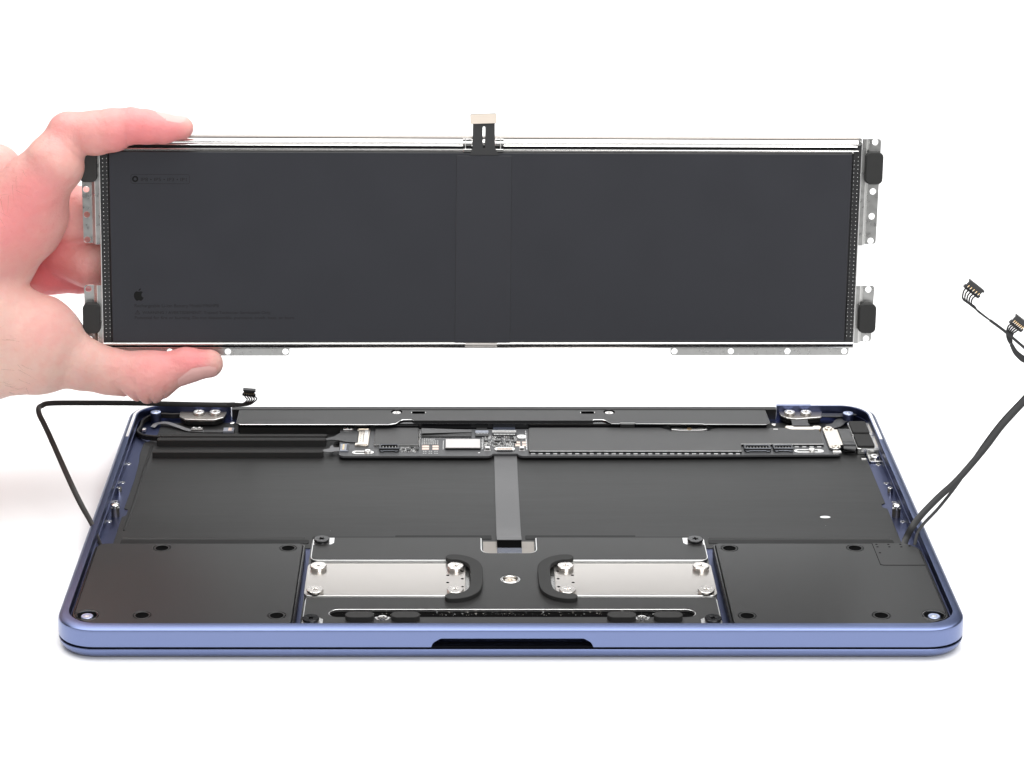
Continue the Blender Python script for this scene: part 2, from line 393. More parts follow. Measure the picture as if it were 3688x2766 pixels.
# ---------------------------------------------------------------- speaker covers
def speaker(sx):
    t = MB()
    if sx < 0: x0, x1, rr = -144.6, -70.9, (10.5, 2.4, 2.4, 4)
    else: x0, x1, rr = 71.8, 144.4, (2.4, 10.5, 7, 2.4)
    out = rrect(x0, x1, 5.95, 72.0, rr, 8)
    hs = [(-120.9, 67.2), (-76.8, 67.1), (-76.9, 13.1), (-121.2, 13.3)] if sx < 0 else [(77.4, 67.0), (121.3, 67.2), (121.8, 13.2), (77.7, 12.9)]
    cs = (-139.3, 13.4) if sx < 0 else (139.2, 13.4)
    holes = [circ(x, y, 2.98, 28) for x, y in hs] + [circ(*cs, 4.0, 32)]
    lip = inset(ccw(out), 1.0)
    t.plate(lip, 6.2, 10.05, 'black_cover', 'black_cover', holes=holes, ch=.14)
    t.plate(out, 6.2, 9.55, 'gloss_black', 'black_cover', holes=[inset(ccw(out), .95)], ch=.25, mch='gloss_black')
    o = t.build('speaker_cover', lap)
    o['label'] = 'left black speaker cover' if sx < 0 else 'right black speaker cover with a square film in its corner'
    g = MB()
    g.lathe([(2.98, 9.7), (2.7, 9.7)], 0, 0, 'hole_black', 28); g.lathe([(2.76, 8.6), (2.76, 9.98), (2.68, 10.05), (2.3, 10.05), (2.22, 9.99)], 0, 0, 'black_cover', 28)
    g.lathe([(2.22, 10.0), (2.2, 9.8), (0, 9.8)], 0, 0, 'hole_black', 28)
    g0 = g.build('rubber_grommet', o, loc=(*hs[0], 0))
    for q in hs[1:]: again(g0, (*q, 0), o)
    g = MB()
    g.lathe([(3.95, 8.2), (3.95, 9.95), (3.8, 10.05), (3.35, 10.05), (3.2, 9.95), (3.0, 8.6), (0, 8.5)], 0, 0, 'gloss_black', 32)
    g.build('corner_ring', o, loc=(*cs, 0))
    g = MB(); g.lathe([(2.0, 8.3), (2.0, 9.6), (1.85, 9.75), (.95, 9.75), (.9, 9.5)], 0, 0, 'boss_top', 28)
    g.lathe([(.9, 9.6), (.75, 9.62), (.3, 9.62), (.25, 9.45), (0, 9.45)], 0, 0, 'white_metal', 20)
    g.build('corner_boss', o, loc=(*cs, 0))
    if sx > 0:
        g = MB(); pn = [(127.9, 71.0), (128.0, 53.2), (128.9, 52.6), (143.2, 52.6), (143.2, 65), (141, 69.5), (138.6, 71.0)]
        g.plate(pn, 10.05, 10.16, 'black_cover', 'hole_black'); g.plate(inset(ccw(pn), -.16), 10.05, 10.062, 'hole_black')
        g.build('corner_film', o)
        d = MB()
        for x, y in [(129.2, 70.0), (133.4, 70.0), (137.6, 70.0), (129.2, 67.8), (133.4, 67.8), (137.6, 67.8), (129.3, 62.8), (140.6, 68.6)]:
            d.plate(circ(x, y, .45, 12, .36), 10.16, 10.175, 'hole_black')
        d.build('vent_dots', o)['kind'] = 'stuff'
    return o
speaker(-1); speaker(1)

# ---------------------------------------------------------------- trackpad bracket in the middle
CX = .4
def xx(pts): return [(x + CX, y) for x, y in pts]
half = [(-69.1, 60.6), (-69.1, 73.8), (-68.6, 79.4), (-9.4, 79.4), (-9.4, 66.6)]
outl = [(-69.2, 60.4), (-69.2, 79.6), (-9.5, 79.6), (-9.5, 66.4), (9.5, 66.4), (9.5, 79.6), (69.2, 79.6), (69.2, 60.4),
        (13.6, 60.4), (13.6, 30.2), (69.0, 30.2), (69.0, 7.0), (-69.0, 7.0), (-69.0, 30.2), (-13.6, 30.2), (-13.6, 60.4)]
rad = [3.0, 2.0, .8, 3.6, 3.6, .8, 2.0, 3.0, 5.0, 5.0, 2.0, 2.0, 2.0, 2.0, 5.0, 5.0]
slt = slot(-60.2 + CX, 60.6 + CX, 15.0, 21.0)
ctr = circ(CX + .05, 44.6, 3.0, 32)
b = MB(); b.plate(rounded(xx(outl), rad, 6), 7.5, 8.45, 'edge_metal', holes=[slt, ctr], ch=.10, mch='edge_metal')
tb = b.build('trackpad_bracket', lap)
e = .38
filmo = [(-69.2 + e, 60.4 + e), (-69.2 + e, 73.6), (-62.6, 73.6), (-61.6, 74.8), (-61.6, 79.5), (-9.5 - e, 79.5), (-9.5 - e, 66.4 - e), (9.5 + e, 66.4 - e), (9.5 + e, 79.5), (61.6, 79.5), (61.6, 74.8), (62.6, 73.6), (69.2 - e, 73.6), (69.2 - e, 60.4 + e),
         (13.6 - e, 60.4 + e), (13.6 - e, 30.2 - .1), (69.0 - e, 30.1), (69.0 - e, 14.8), (63.3, 14.8), (62.1, 13.6), (62.1, 7.4),
         (-62.1, 7.4), (-62.1, 13.6), (-63.3, 14.8), (-69.0 + e, 14.8), (-69.0 + e, 30.1), (-13.6 + e, 30.1), (-13.6 + e, 60.4 + e)]
frad = [2.7, .8, .5, .5, .3, .5, 3.9, 3.9, .5, .3, .5, .5, .8, 2.7, 5.3, 5.3, 1.7, .5, .5, .5, .5, .5, .5, .5, .5, 1.7, 5.3, 5.3]
b = MB(); b.plate(rounded(xx(filmo), frad, 6), 8.40, 8.56, 'black_film', holes=[slot(-60.2 + CX - .38, 60.6 + CX + .38, 14.85, 21.3), circ(CX + .05, 44.6, 3.4, 32)])
b.build('black_film', tb)
# floor under the bracket
b = MB(); b.box(-69.5, 70.0, 6.2, 80.2, 5.5, 6.2, 'gloss_black'); b.box(-9.0 + CX, 9.0 + CX, 66, 80, 6.2, 6.75, 'gunmetal')
b.build('trackpad_base', lap)
b = MB(); b.box(-60, 61, 14.2, 21.6, 6.2, 7.35, 'hole_black')
random.seed(3)
for i in range(150):
    x = random.choice([random.uniform(-58, 60), random.gauss(-8, 12), random.gauss(42, 6)]); y = random.uniform(18.6, 20.9); r = random.uniform(.08, .28)
    if -58 < x < 59: b.plate(circ(x, y, r, 5, r * .6), 7.35, 7.35 + r * .5, random.choice(['chip_black', 'zinc', 'chip_black', 'gunmetal']))
b.build('slot_floor', lap)
# silver plates
def silver(sx):
    x0, x1 = (-69.4, -14.8) if sx < 0 else (15.6, 70.1)
    rr = (2.6, 1.2, 1.2, 2.6) if sx < 0 else (1.2, 2.6, 2.6, 1.2)
    dots = [(20.9, 48.9), (20.9, 43.0), (15.9, 52.2), (15.9, 46.0), (15.9, 39.6)]
    hs = [circ((-1 if sx < 0 else 1) * (x + (0 if sx < 0 else .9)), y, .45, 12) for x, y in dots]
    b = MB(); b.plate(rrect(x0, x1, 32.5, 58.8, rr), 7.25, 8.0, 'satin_plate', 'edge_metal', holes=hs, ch=.12, mch='edge_metal', hside='hole_black')
    o = b.build('silver_plate', lap); o['label'] = 'left satin silver plate' if sx < 0 else 'right satin silver plate'
    u = MB(); u.plate(rrect(x0 + .4, x1 + 1.4 if sx < 0 else x1 - .4, 31.6, 59.6, 2.0) if sx < 0 else rrect(x0 - 1.4, x1 - .4, 31.6, 59.6, 2.0), 6.3, 7.2, 'zinc', ch=.1)
    u.build('under_tray', o)
    xa, xb = (-21.9, -15.2) if sx < 0 else (16.0, 22.6)
    u = MB(); u.box(xa, xb, 38.8, 53.0, 7.205, 7.24, 'hole_black'); u.build('hole_shade_sheet', o)  # dark sheet added so the plate holes look shaded
    return o
spl, spr = silver(-1), silver(1)
sm = screw_mesh(2.85, 1.35, 'screw_silver', 'zinc', .32)
s0 = sm.build('plate_screw', spl, loc=(-65.5, 54.4, 8.0))
for x, y in [(-65.6, 35.0), (-18.3, 54.2), (-18.3, 35.0)]: again(s0, (x, y, 8.0), spl, random.uniform(0, 1))
for x, y in [(19.6, 54.4), (66.3, 54.1), (19.6, 34.9), (66.3, 34.9)]: again(s0, (x, y, 8.0), spr, random.uniform(0, 1))
sm = screw_mesh(2.8, 1.1, 'gloss_black', 'hole_black', .42)
s1 = sm.build('black_screw', tb, loc=(-65.6, 76.6, 8.45))
for x, y in [(66.3, 76.4), (-65.7, 12.6), (66.5, 12.6)]: again(s1, (x, y, 8.45), tb, random.uniform(0, 1))
b = MB(); b.lathe([(3.0, 7.6), (3.0, 8.5), (2.85, 8.56), (2.6, 8.5), (2.55, 7.6), (2.3, 7.55)], 0, 0, 'polished', 32)
b.lathe([(2.05, 7.3), (2.05, 8.0), (1.8, 8.2), (.9, 8.25), (.85, 7.9), (0, 7.9)], 0, 0, 'cream_metal', 24); b.lathe([(3.0, 7.4), (0, 7.4)], 0, 0, 'hole_black', 24)
b.build('centre_screw', tb, loc=(CX + .05, 44.6, 0))
# C-shaped rubber cushions
def cshape(sx):
    pl = [(-19.6, 59.6), (-17.4, 59.4), (-14.6, 57.9), (-12.2, 55.0), (-11.2, 51.2), (-11.1, 44), (-11.3, 37), (-12.2, 32.6), (-14.4, 29.6), (-17.2, 28.2), (-19.7, 27.9)]
    ctrl = [Vector((x, y, 0)) for x, y in pl]; c = catmull(ctrl, 5); L, Rr = [], []
    for i, q in enumerate(c):
        t = (c[min(i + 1, len(c) - 1)] - c[max(i - 1, 0)]).normalized(); nn = Vector((-t.y, t.x, 0)); wd = 2.1
        L.append(q + nn * wd); Rr.append(q - nn * wd)
    def cap(ce, a0, k): return [(ce.x + 2.1 * math.cos(math.radians(a0 + k * g)), ce.y + 2.1 * math.sin(math.radians(a0 + k * g))) for g in (30, 60, 90, 120, 150)]
    t1 = c[-1] - c[-2]; t0 = c[1] - c[0]
    pts = [(q.x, q.y) for q in L] + cap(c[-1], math.degrees(math.atan2(t1.x, -t1.y)), -1) + [(q.x, q.y) for q in Rr[::-1]] + cap(c[0], math.degrees(math.atan2(-t0.x, t0.y)), -1)
    pts = [(x, y + .3) for x, y in pts]
    if sx > 0: pts = [(-x + .9, y) for x, y in pts]
    b = MB(); b.plate(pts, 8.56, 10.0, 'rubber', ch=.15); b.build('rubber_cushion', tb)
cshape(-1); cshape(1)
# oval pads and nuts by the slot
pd = MB(); pd.plate(slot(-4.75, 4.75, -2.25, 2.25, 10), 0, 1.75, 'foam', ch=.12)
q0 = pd.build('oval_pad', tb, loc=(-49.7, 13.5, 8.5))
for x in (-34.6, 36.5, 51.8): again(q0, (x, 13.5, 8.5), tb)
nt_ = MB(); nt_.lathe([(1.7, 0), (1.65, .2), (1.0, .25), (.95, .05), (.45, .08)], 0, 0, 'polished', 24); nt_.lathe([(.45, .08), (0, .1)], 0, 0, 'hole_black', 12)
nt_.plate(rounded([(-2.9, .8), (2.9, .8), (1.6, -1.5), (-1.6, -1.5)], .6), -.02, .015, 'edge_metal')
q1 = nt_.build('small_nut', tb, loc=(-42.2, 14.2, 8.57)); again(q1, (43.3, 14.2, 8.57), tb)

# ---------------------------------------------------------------- hinge cover along the back
HZ = 10.2
hc = [(-105.6, 201.9), (-105.5, 187.8), (-103.8, 186.0), (-45.0, 185.9), (-42.2, 187.2), (-40.6, 190.2), (-39.4, 191.3), (-36.0, 191.3), (-35.4, 190.4),
      (35.6, 190.4), (36.4, 191.3), (39.6, 191.3), (41.0, 190.2), (43.0, 187.0), (46.2, 186.9), (46.6, 187.6), (52.2, 187.6), (52.6, 186.9), (79.0, 186.6), (79.8, 186.2), (104.2, 186.0), (105.9, 188.2), (105.6, 201.9)]
sl = [slot(-36.3, -30.7, 197.8, 200.2), slot(31.3, 36.9, 197.8, 200.2)]
bh = [circ(-42.3, 199.9, 2.15, 24), circ(42.8, 199.8, 2.15, 24)]
b = MB(); b.plate(hc, 9.55, HZ, 'black_film', 'gloss_black', holes=sl + bh, ch=.16, mch='edge_metal', hside='hole_black')
for q0, q1 in (((-36.3, 198.4), (-36.3, 199.6)), ((-30.7, 198.4), (-30.7, 199.6)), ((31.3, 198.4), (31.3, 199.6)), ((36.9, 198.4), (36.9, 199.6))):
    b.sweep([(*q0, HZ + .01), (*q1, HZ + .01)], [(-.12, -.05), (.12, -.05), (.12, .06), (-.12, .06)], 'edge_metal')
hv = b.build('hinge_cover', lap)
b = MB(); b.extrude_x([(202.8, 8.0), (202.8, 10.1), (203.4, 10.4), (204.6, 10.5), (205.6, 10.2), (206.3, 9.2), (206.4, 7.0), (206.3, 3.5), (203, 3.5)], -108.6, 110.0, 'black_film')
b.build('hinge_lip', hv)
b = MB(); b.box(-104.8, 104.6, 188.5, 203, 5.8, 9.5, 'gloss_black'); b.box(-104.2, -62, 187.2, 190, 5.8, 8.4, 'black_film'); b.box(-35.2, 35.8, 190.25, 191.5, 5.8, 9.5, 'hole_black'); b.box(-35.3, 35.9, 190.1, 190.62, 9.4, 10.215, 'black_film'); b.box(46.6, 52.2, 186.6, 189, 7.0, 9.9, 'black_film')
b.build('hinge_body', hv)
wm = screw_mesh(1.75, .6, 'white_metal', 'gunmetal', .5, False)
g0 = wm.build('hinge_screw', hv, loc=(-42.3, 199.9, 9.3)); again(g0, (42.8, 199.8, 9.3), hv)
b = MB(); b.lathe([(1.0, 0), (1.0, .5), (.8, .6), (.3, .6), (.25, .4), (0, .4)], 0, 0, 'polished', 16)
g1 = b.build('tiny_screw', lap, loc=(-107.4, 190.5, 8.6)); again(g1, (107.6, 188.9, 8.6), lap)

# ---------------------------------------------------------------- hinge brackets, bosses
def bracket(sx):
    if sx < 0: pts = rounded([(-129.3, 205.2), (-129.2, 198.2), (-126.6, 194.9), (-115.0, 194.2), (-111.4, 197.0), (-110.7, 201.5), (-110.6, 204.9)], [.8, 2.4, 1.5, 2.6, 2, 1.2, .5]); scs = [(-121.6, 200.8), (-115.1, 200.8)]
    else: pts = rounded([(111.2, 207.0), (111.4, 199.5), (113.6, 196.4), (117.0, 195.2), (127.6, 197.4), (128.5, 203.6), (128.3, 204.6), (117.6, 204.8)], [.4, 2.2, 1.5, 2, 1, .8, .3, .3]); scs = [(115.2, 200.7), (121.7, 200.7)]
    b = MB(); b.plate(pts, 8.2, 9.0, 'gunmetal', 'gunmetal', ch=.15, mch='white_metal'); b.plate(inset(ccw(pts), .5), 6.5, 8.1, 'chip_black')
    o = b.build('hinge_bracket', lap)
    s = screw_mesh(2.2, 1.1, 'white_metal', 'gunmetal', .55)
    g = s.build('hinge_bracket_screw', o, loc=(*scs[0], 9.0)); again(g, (*scs[1], 9.0), o, .5)
    bo = MB(); x, y = (-138.7, 199.2) if sx < 0 else (138.2, 197.9)
    bo.lathe([(2.15, 5.5), (2.15, 10.2)], 0, 0, 'blue_inside_shade', 28); bo.lathe([(2.15, 10.2), (2.0, 10.5), (1.9, 10.55), (1.0, 10.55), (.95, 10.3)], 0, 0, 'boss_top', 28); bo.lathe([(.95, 10.32), (.5, 10.45), (0, 10.45)], 0, 0, 'white_metal', 16)
    bo.build('screw_boss', lap, loc=(x, y, 0))
bracket(-1); bracket(1)
# cable that goes round the left boss
b = MB(); b.ribbon(catmull([(-126.5, 203.8, 7.4), (-132, 202.2, 7.6), (-137.0, 202.2, 7.8), (-141.2, 201.0, 7.6), (-143.6, 196.5, 7.2), (-143.8, 191, 6.8), (-144.4, 185.5, 6.7), (-141.6, 181.2, 6.9), (-138, 178.9, 7.3), (-134.5, 177.6, 7.6)], 6), 1.0, 2.2, 'cable_black')
b.build('thin_cable', lap)
# foam bars
for x0, x1, y0, y1, z in [(-136.0, -69.0, 178.6, 181.0, 8.1), (-135.4, -69.2, 173.7, 176.7, 8.3), (-135.8, -69.6, 161.7, 164.6, 8.0)]:
    b = MB(); b.plate(rrect(x0, x1, y0, y1, (.6, 1.4, 1.4, .9), 5), 5.8, z, 'foam', ch=.15); b.build('foam_bar', lap)
# small flex cable at upper left
b = MB(); b.ribbon(catmull([(-139.4, 193.2, 6.2), (-137.8, 195.2, 6.9), (-134.0, 195.4, 7.2), (-129, 192.6, 6.7), (-124.5, 190.0, 6.2), (-118.4, 189.4, 6.0)], 6), 2.2, .14, 'grey_flex'); b.box(-118.6, -110.8, 187.8, 190.6, 5.9, 6.15, 'dark_flex')
fx = b.build('sensor_flex', lap)
b = MB(); b.box(-123.6, -119.0, 188.9, 190.9, 6.0, 7.0, 'zinc', .15); b.lathe([(.7, 7.0), (.6, 7.3), (0, 7.3)], -122.6, 190.0, 'polished', 12); b.lathe([(.7, 7.0), (.6, 7.3), (0, 7.3)], -120.4, 190.0, 'polished', 12); b.build('sensor_module', fx)
b = MB(); b.box(-110.8, -106.6, 187.2, 191.0, 5.9, 6.9, 'connector_grey', .1); b.box(-108.8, -107.4, 187.6, 190.6, 6.9, 7.0, 'copper_pad'); b.build('flex_connector', fx)
b = MB(); b.box(-143.0, -141.6, 188.6, 190.6, 5.9, 7.0, 'white_metal', .2); b.build('tape_clip', lap)

# ---------------------------------------------------------------- logic board
bo = [(-63.6, 160.6), (-62.2, 159.2), (-6.0, 159.2), (-4.6, 160.2), (-4.2, 161.7), (5.2, 161.7), (5.8, 160.2), (7.2, 159.3), (60, 159.6), (95, 160.3), (129.2, 161.0), (130.4, 162.2), (130.8, 188.4), (90, 188.4), (-30, 187.6), (-48, 188.4), (-58, 189.2), (-64.4, 188.6)]
b = MB(); b.plate(rounded(bo, .6), 6.7, 7.5, 'board', ch=.12, mch='shield_film')
lb = b.build('logic_board', lap)
def part(name, fn, parent=lb):
    m = MB(); fn(m); return m.build(name, parent)
# shields
def f(m):
    m.plate(rrect(-50.4, -33.2, 168.9, 187.2, .8), 7.5, 8.3, 'shield_film', 'zinc', ch=.1, mch='zinc')
part('shield_can', f)
bs = [(9.7, 162.0), (92.0, 162.0), (92.5, 169.3), (124.6, 169.3), (124.9, 186.6), (85.4, 186.8), (82.6, 185.4), (81.0, 183.2), (66.0, 183.2), (64.4, 185.4), (62.0, 186.9), (10.2, 186.8)]
b = MB(); b.plate(rounded(bs, [.6, .2, .3, .3, .6, 1, 1, 1, 1, 1, 1, 1.4]), 7.5, 8.5, 'shield_film', 'chip_black', ch=.14, mch='gunmetal')
bsh = b.build('long_shield', lb); bsh['label'] = 'long dark shield over the right of the board'
b = MB(); b.sweep([(10.2, 161.9, 8.42), (91.9, 161.9, 8.42)], [(-.1, -.1), (.1, -.1), (.1, .1), (-.1, .1)], 'edge_metal'); b.sweep([(92.4, 169.2, 8.42), (124.6, 169.2, 8.42)], [(-.1, -.1), (.1, -.1), (.1, .1), (-.1, .1)], 'edge_metal')
b.build('shield_rim', bsh)
dm = MB(); dm.box(-.8, .8, -.22, .22, 0, .35, 'solder', .06)
d0 = None
for i in range(29):
    q = (11.4 + i * 2.82, 161.2, 7.5)
    if d0 is None: d0 = dm.build('solder_tab', lb, loc=q)
    else: again(d0, q, lb)
for i in range(4): again(d0, (114.0 + i * 2.9, 168.4, 7.5), lb)
for i in range(9): again(d0, (9.0, 166 + i * 2.3, 7.5), lb, math.pi / 2)
# notch bracket with white clip behind the long shield
def f(m):
    m.plate(rounded([(66.6, 187.4), (66.6, 185.6), (70.0, 184.6), (77.4, 184.6), (80.9, 185.8), (80.9, 187.6), (77.2, 187.4), (76.4, 186.4), (71.2, 186.4), (70.4, 187.4)], .6), 7.5, 8.3, 'white_metal', ch=.15); m.lathe([(1.0, 8.3), (.9, 8.7), (0, 8.7)], 73.7, 185.6, 'gold', 14)
part('white_clip', f)
# white sockets of wire plugs (black, with pins)
def socket(name, x0, x1, y0, y1, npin):
    m = MB()
    m.plate(rrect(x0, x1, y0 + 1.0, y1, .4, 3), 7.5, 9.0, 'plug_black', holes=[rrect(x0 + .7, x1 - .7, y0 + 1.8, y1 - .9, .3, 3)], ch=.1, mch='connector_grey')
    m.box(x0 + .6, x1 - .6, y0 + 1.5, y1 - .6, 7.5, 7.75, 'hole_black')
    m.plate(rounded([(x0 + .2, y0 + 1.0), (x0 + .6, y0), (x0 + 1.6, y0), (x0 + 2.0, y0 + .5), (x1 - 2.0, y0 + .5), (x1 - 1.6, y0), (x1 - .6, y0), (x1 - .2, y0 + 1.0)], .2), 7.5, 8.2, 'plug_black', ch=.1, mch='connector_grey')
    for i in range(npin):
        x = x0 + 1.5 + (x1 - x0 - 3.0) * i / (npin - 1); m.box(x - .14, x + .14, y1 - 2.6, y1 - 1.0, 7.75, 8.35, 'solder')
    return m.build(name, lb)
socket('speaker_socket', -48.2, -40.4, 162.8, 168.6, 5); socket('speaker_socket', 93.2, 103.5, 162.6, 168.0, 7); socket('speaker_socket', 104.5, 112.2, 162.8, 168.0, 5)
# elongated screw pads
def slotpad(x0, x1, y, sx):
    m = MB(); m.plate(slot(x0, x1, y - 1.7, y + 1.7), 7.5, 7.62, 'white_metal', holes=[slot(x0 + 1.1, x1 - 2.2 if sx > x0 + 4 else x1 - 1.1, y - .6, y + .6)])
    m.plate(slot(x0 + 1.0, x1 - 2.0, y - .7, y + .7), 7.49, 7.53, 'hole_black')
    o = m.build('slot_pad', lb); s = screw_mesh(1.25, .7, 'white_metal', 'gunmetal', .5, False); s.build('pad_screw', o, loc=(sx, y + .2, 7.7))
slotpad(-58.6, -50.2, 162.9, -52.6); slotpad(112.5, 124.0, 164.4, 119.3)
def f(m):
    m.lathe([(2.0, 7.5), (2.0, 7.9), (1.85, 8.05), (.5, 8.05), (.45, 7.8), (0, 7.8)], 7.3, 178.6, 'white_metal', 24)
    for a in range(3):
        t = a * 2.09 + .5; m.box(7.3 + 1.0 * math.cos(t) - .28, 7.3 + 1.0 * math.cos(t) + .28, 178.6 + 1.0 * math.sin(t) - .22, 178.6 + 1.0 * math.sin(t) + .22, 8.02, 8.07, 'gunmetal')
part('round_screw', f)
# coaxial socket with its flat black cable
def f(m):
    m.plate(rounded([(-57.6, 186.9), (-57.5, 185.0), (-56.8, 184.6), (-56.8, 171.6), (-57.8, 171.2), (-57.8, 169.2), (-53.6, 168.4), (-52.6, 169.2), (-52.3, 186.2), (-53.0, 187.0)], .3), 7.5, 8.2, 'cream_metal', ch=.12)
    m.box(-54.4, -53.0, 171, 185, 8.2, 8.35, 'white_metal', .05); m.box(-54.9, -54.6, 172, 181, 8.2, 8.24, 'gunmetal')
    m.box(-57.2, -53, 168.9, 169.4, 8.2, 8.5, 'cream_metal'); m.box(-57.0, -53, 185.8, 186.3, 8.2, 8.45, 'cream_metal')
    for y in (173, 175.4, 177.8, 180.2, 182.6): m.box(-55.9, -55.7, y, y + 1.2, 8.2, 8.23, 'gunmetal')
part('display_socket', f)
b = MB(); b.plate([(-69.6, 176.6), (-66.4, 178.6), (-63.8, 183.2), (-62.2, 184.0), (-60.5, 184.6), (-57.2, 184.4), (-57.0, 172.4), (-61.2, 172.8), (-64.4, 174.6), (-67.0, 175.2), (-69.6, 174.6)], 7.75, 8.0, 'dark_flex', ch=.05); b.build('display_cable', lap)
def f(m):
    m.plate(rounded([(-63.2, 185.6), (-60.0, 185.6), (-58.6, 186.6), (-60.0, 187.6), (-63.0, 187.4)], .5), 7.5, 8.3, 'white_metal', ch=.15); m.lathe([(.9, 8.3), (.7, 8.6), (0, 8.6)], -61.4, 186.6, 'polished', 12)
part('white_clip', f)
def f(m): m.plate(rounded([(-70.8, 164.4), (-69.6, 166.2), (-67.6, 167.2), (-67.4, 169.0), (-66.6, 171.2), (-65.9, 168.2), (-63.4, 168.2), (-63.4, 164.4), (-65.6, 164.2), (-66.6, 163.4), (-68.2, 163.6)], .3), 7.35, 7.5, 'grey_flex')
part('trackpad_flex', f, lap)
def f(m): m.box(-63.4, -60.1, 163.4, 170.6, 7.5, 8.1, 'connector_grey', .1); m.box(-62.4, -61.8, 164.4, 169.8, 8.1, 8.2, 'gold'); m.box(-60.9, -60.2, 164, 170, 8.1, 8.2, 'plug_black')
part('flex_socket', f)
# memory chip with lifted film
def f(m): m.box(-32.0, -12.4, 178.6, 185.6, 7.5, 8.0, 'chip_black', .08)
part('memory_chip', f)
b = MB(); b.add([(-32.1, 180.4, 8.6), (-12.3, 183.0, 8.15), (-12.3, 185.4, 8.15), (-32.1, 186.0, 8.6), (-32.1, 180.4, 8.5), (-12.3, 183.0, 8.05), (-12.3, 185.4, 8.05), (-32.1, 186.0, 8.5)], [(0, 1, 2, 3), (7, 6, 5, 4), (0, 4, 5, 1), (1, 5, 6, 2), (2, 6, 7, 3), (3, 7, 4, 0)], 'grey_ribbon'); b.build('chip_film', lb, 0)
# bright chip
def f(m): m.box(-22.6, -8.9, 165.4, 174.6, 7.5, 8.25, 'chip_black'); m.box(-22.5, -9.0, 165.5, 174.6, 8.25, 8.5, 'chip_metal', .06)
o = part('metal_chip', f); o['label'] = 'bright metal-topped chip'
# connectors with films at the rear edge
def f(m):
    m.box(-10.9, -5.7, 178.8, 184.2, 7.5, 8.2, 'plug_black', .08); m.box(-10.9, -5.7, 181.6, 184.2, 8.2, 8.4, 'connector_grey', .05)
    for i in range(8): m.box(-10.3 + i * .58, -10.05 + i * .58, 180.8, 181.3, 8.2, 8.35, 'solder')
part('keyboard_socket', f)
def f(m): m.box(-10.4, -6.2, 184.0, 190.0, 7.6, 7.8, 'plug_black')
part('keyboard_flex', f, lap)
def f(m):
    m.box(-4.1, 5.1, 179.8, 184.6, 7.5, 8.1, 'plug_black', .08); m.box(-4.3, 5.3, 182.0, 184.6, 8.1, 8.35, 'zinc', .06)
    for i in range(15): m.box(-3.4 + i * .55, -3.15 + i * .55, 182.4, 183.2, 8.35, 8.4, 'gunmetal'); m.box(-3.4 + i * .55, -3.15 + i * .55, 180.0, 181.0, 8.1, 8.14, 'solder')
part('trackpad_socket', f)
def f(m): m.box(-3.8, 4.9, 184.7, 190.4, 7.9, 8.05, 'blue_film')
part('clear_film', f, lap)
# copper pads and the row of test pads
for xs, ys in ((((-31.6, -28.9), (-27.6, -25.2)), ((168.2, 170.2), (165.8, 167.6))), (((4.6, 6.6), (7.4, 9.2)), ((172.2, 174.2), (169.4, 171.4)))):
    for x0, x1 in xs:
        for y0, y1 in ys:
            b = MB(); b.box(x0, x1, y0, y1, 7.5, 7.55, 'copper_pad'); b.build('copper_pad', lb)
def f(m):
    for i in range(3):
        for j in range(2):
            for y in (164.0, 161.9): m.box(-31.2 + i * 2.2 + j * .8, -30.7 + i * 2.2 + j * .8, y, y + .35, 7.5, 7.54, 'solder')
    m.lathe([(.45, 7.53), (0, 7.55)], -9.5, 162.6, 'white_metal', 14)
    for i in range(34): m.box(-30.8 + i * .52, -30.62 + i * .52, 177.6, 177.9, 7.5, 7.56, 'solder')
part('test_pads', f)['kind'] = 'stuff'
def f(m):
    m.plate(slot(-3.6, 4.5, 164.0, 167.8, 4), 7.5, 7.9, 'white_metal', holes=[rrect(-2.4, 3.3, 165.0, 167.0, .2, 2)], ch=.1); m.box(-2.4, 3.3, 164.9, 167.1, 7.5, 7.7, 'gunmetal')
    for i in range(10): m.box(-2.0 + i * .54, -1.75 + i * .54, 165.2, 166.9, 7.7, 7.85, 'copper_pad')
    m.box(-2.6, 3.5, 164.0, 164.5, 7.5, 7.95, 'chip_black')
part('battery_socket', f)
cl = MB(); cl.box(-.95, .95, -.2, 1.5, 0, .9, 'white_metal', .1); cl.box(-1.2, 1.2, -1.3, -.9, 0, .3, 'white_metal', .05); cl.box(-.7, .7, -.9, -.2, 0, .75, 'chip_black')
q = cl.build('spring_clip', lb, loc=(-6.2, 165.8, 7.5)); again(q, (7.1, 165.8, 7.5), lb)
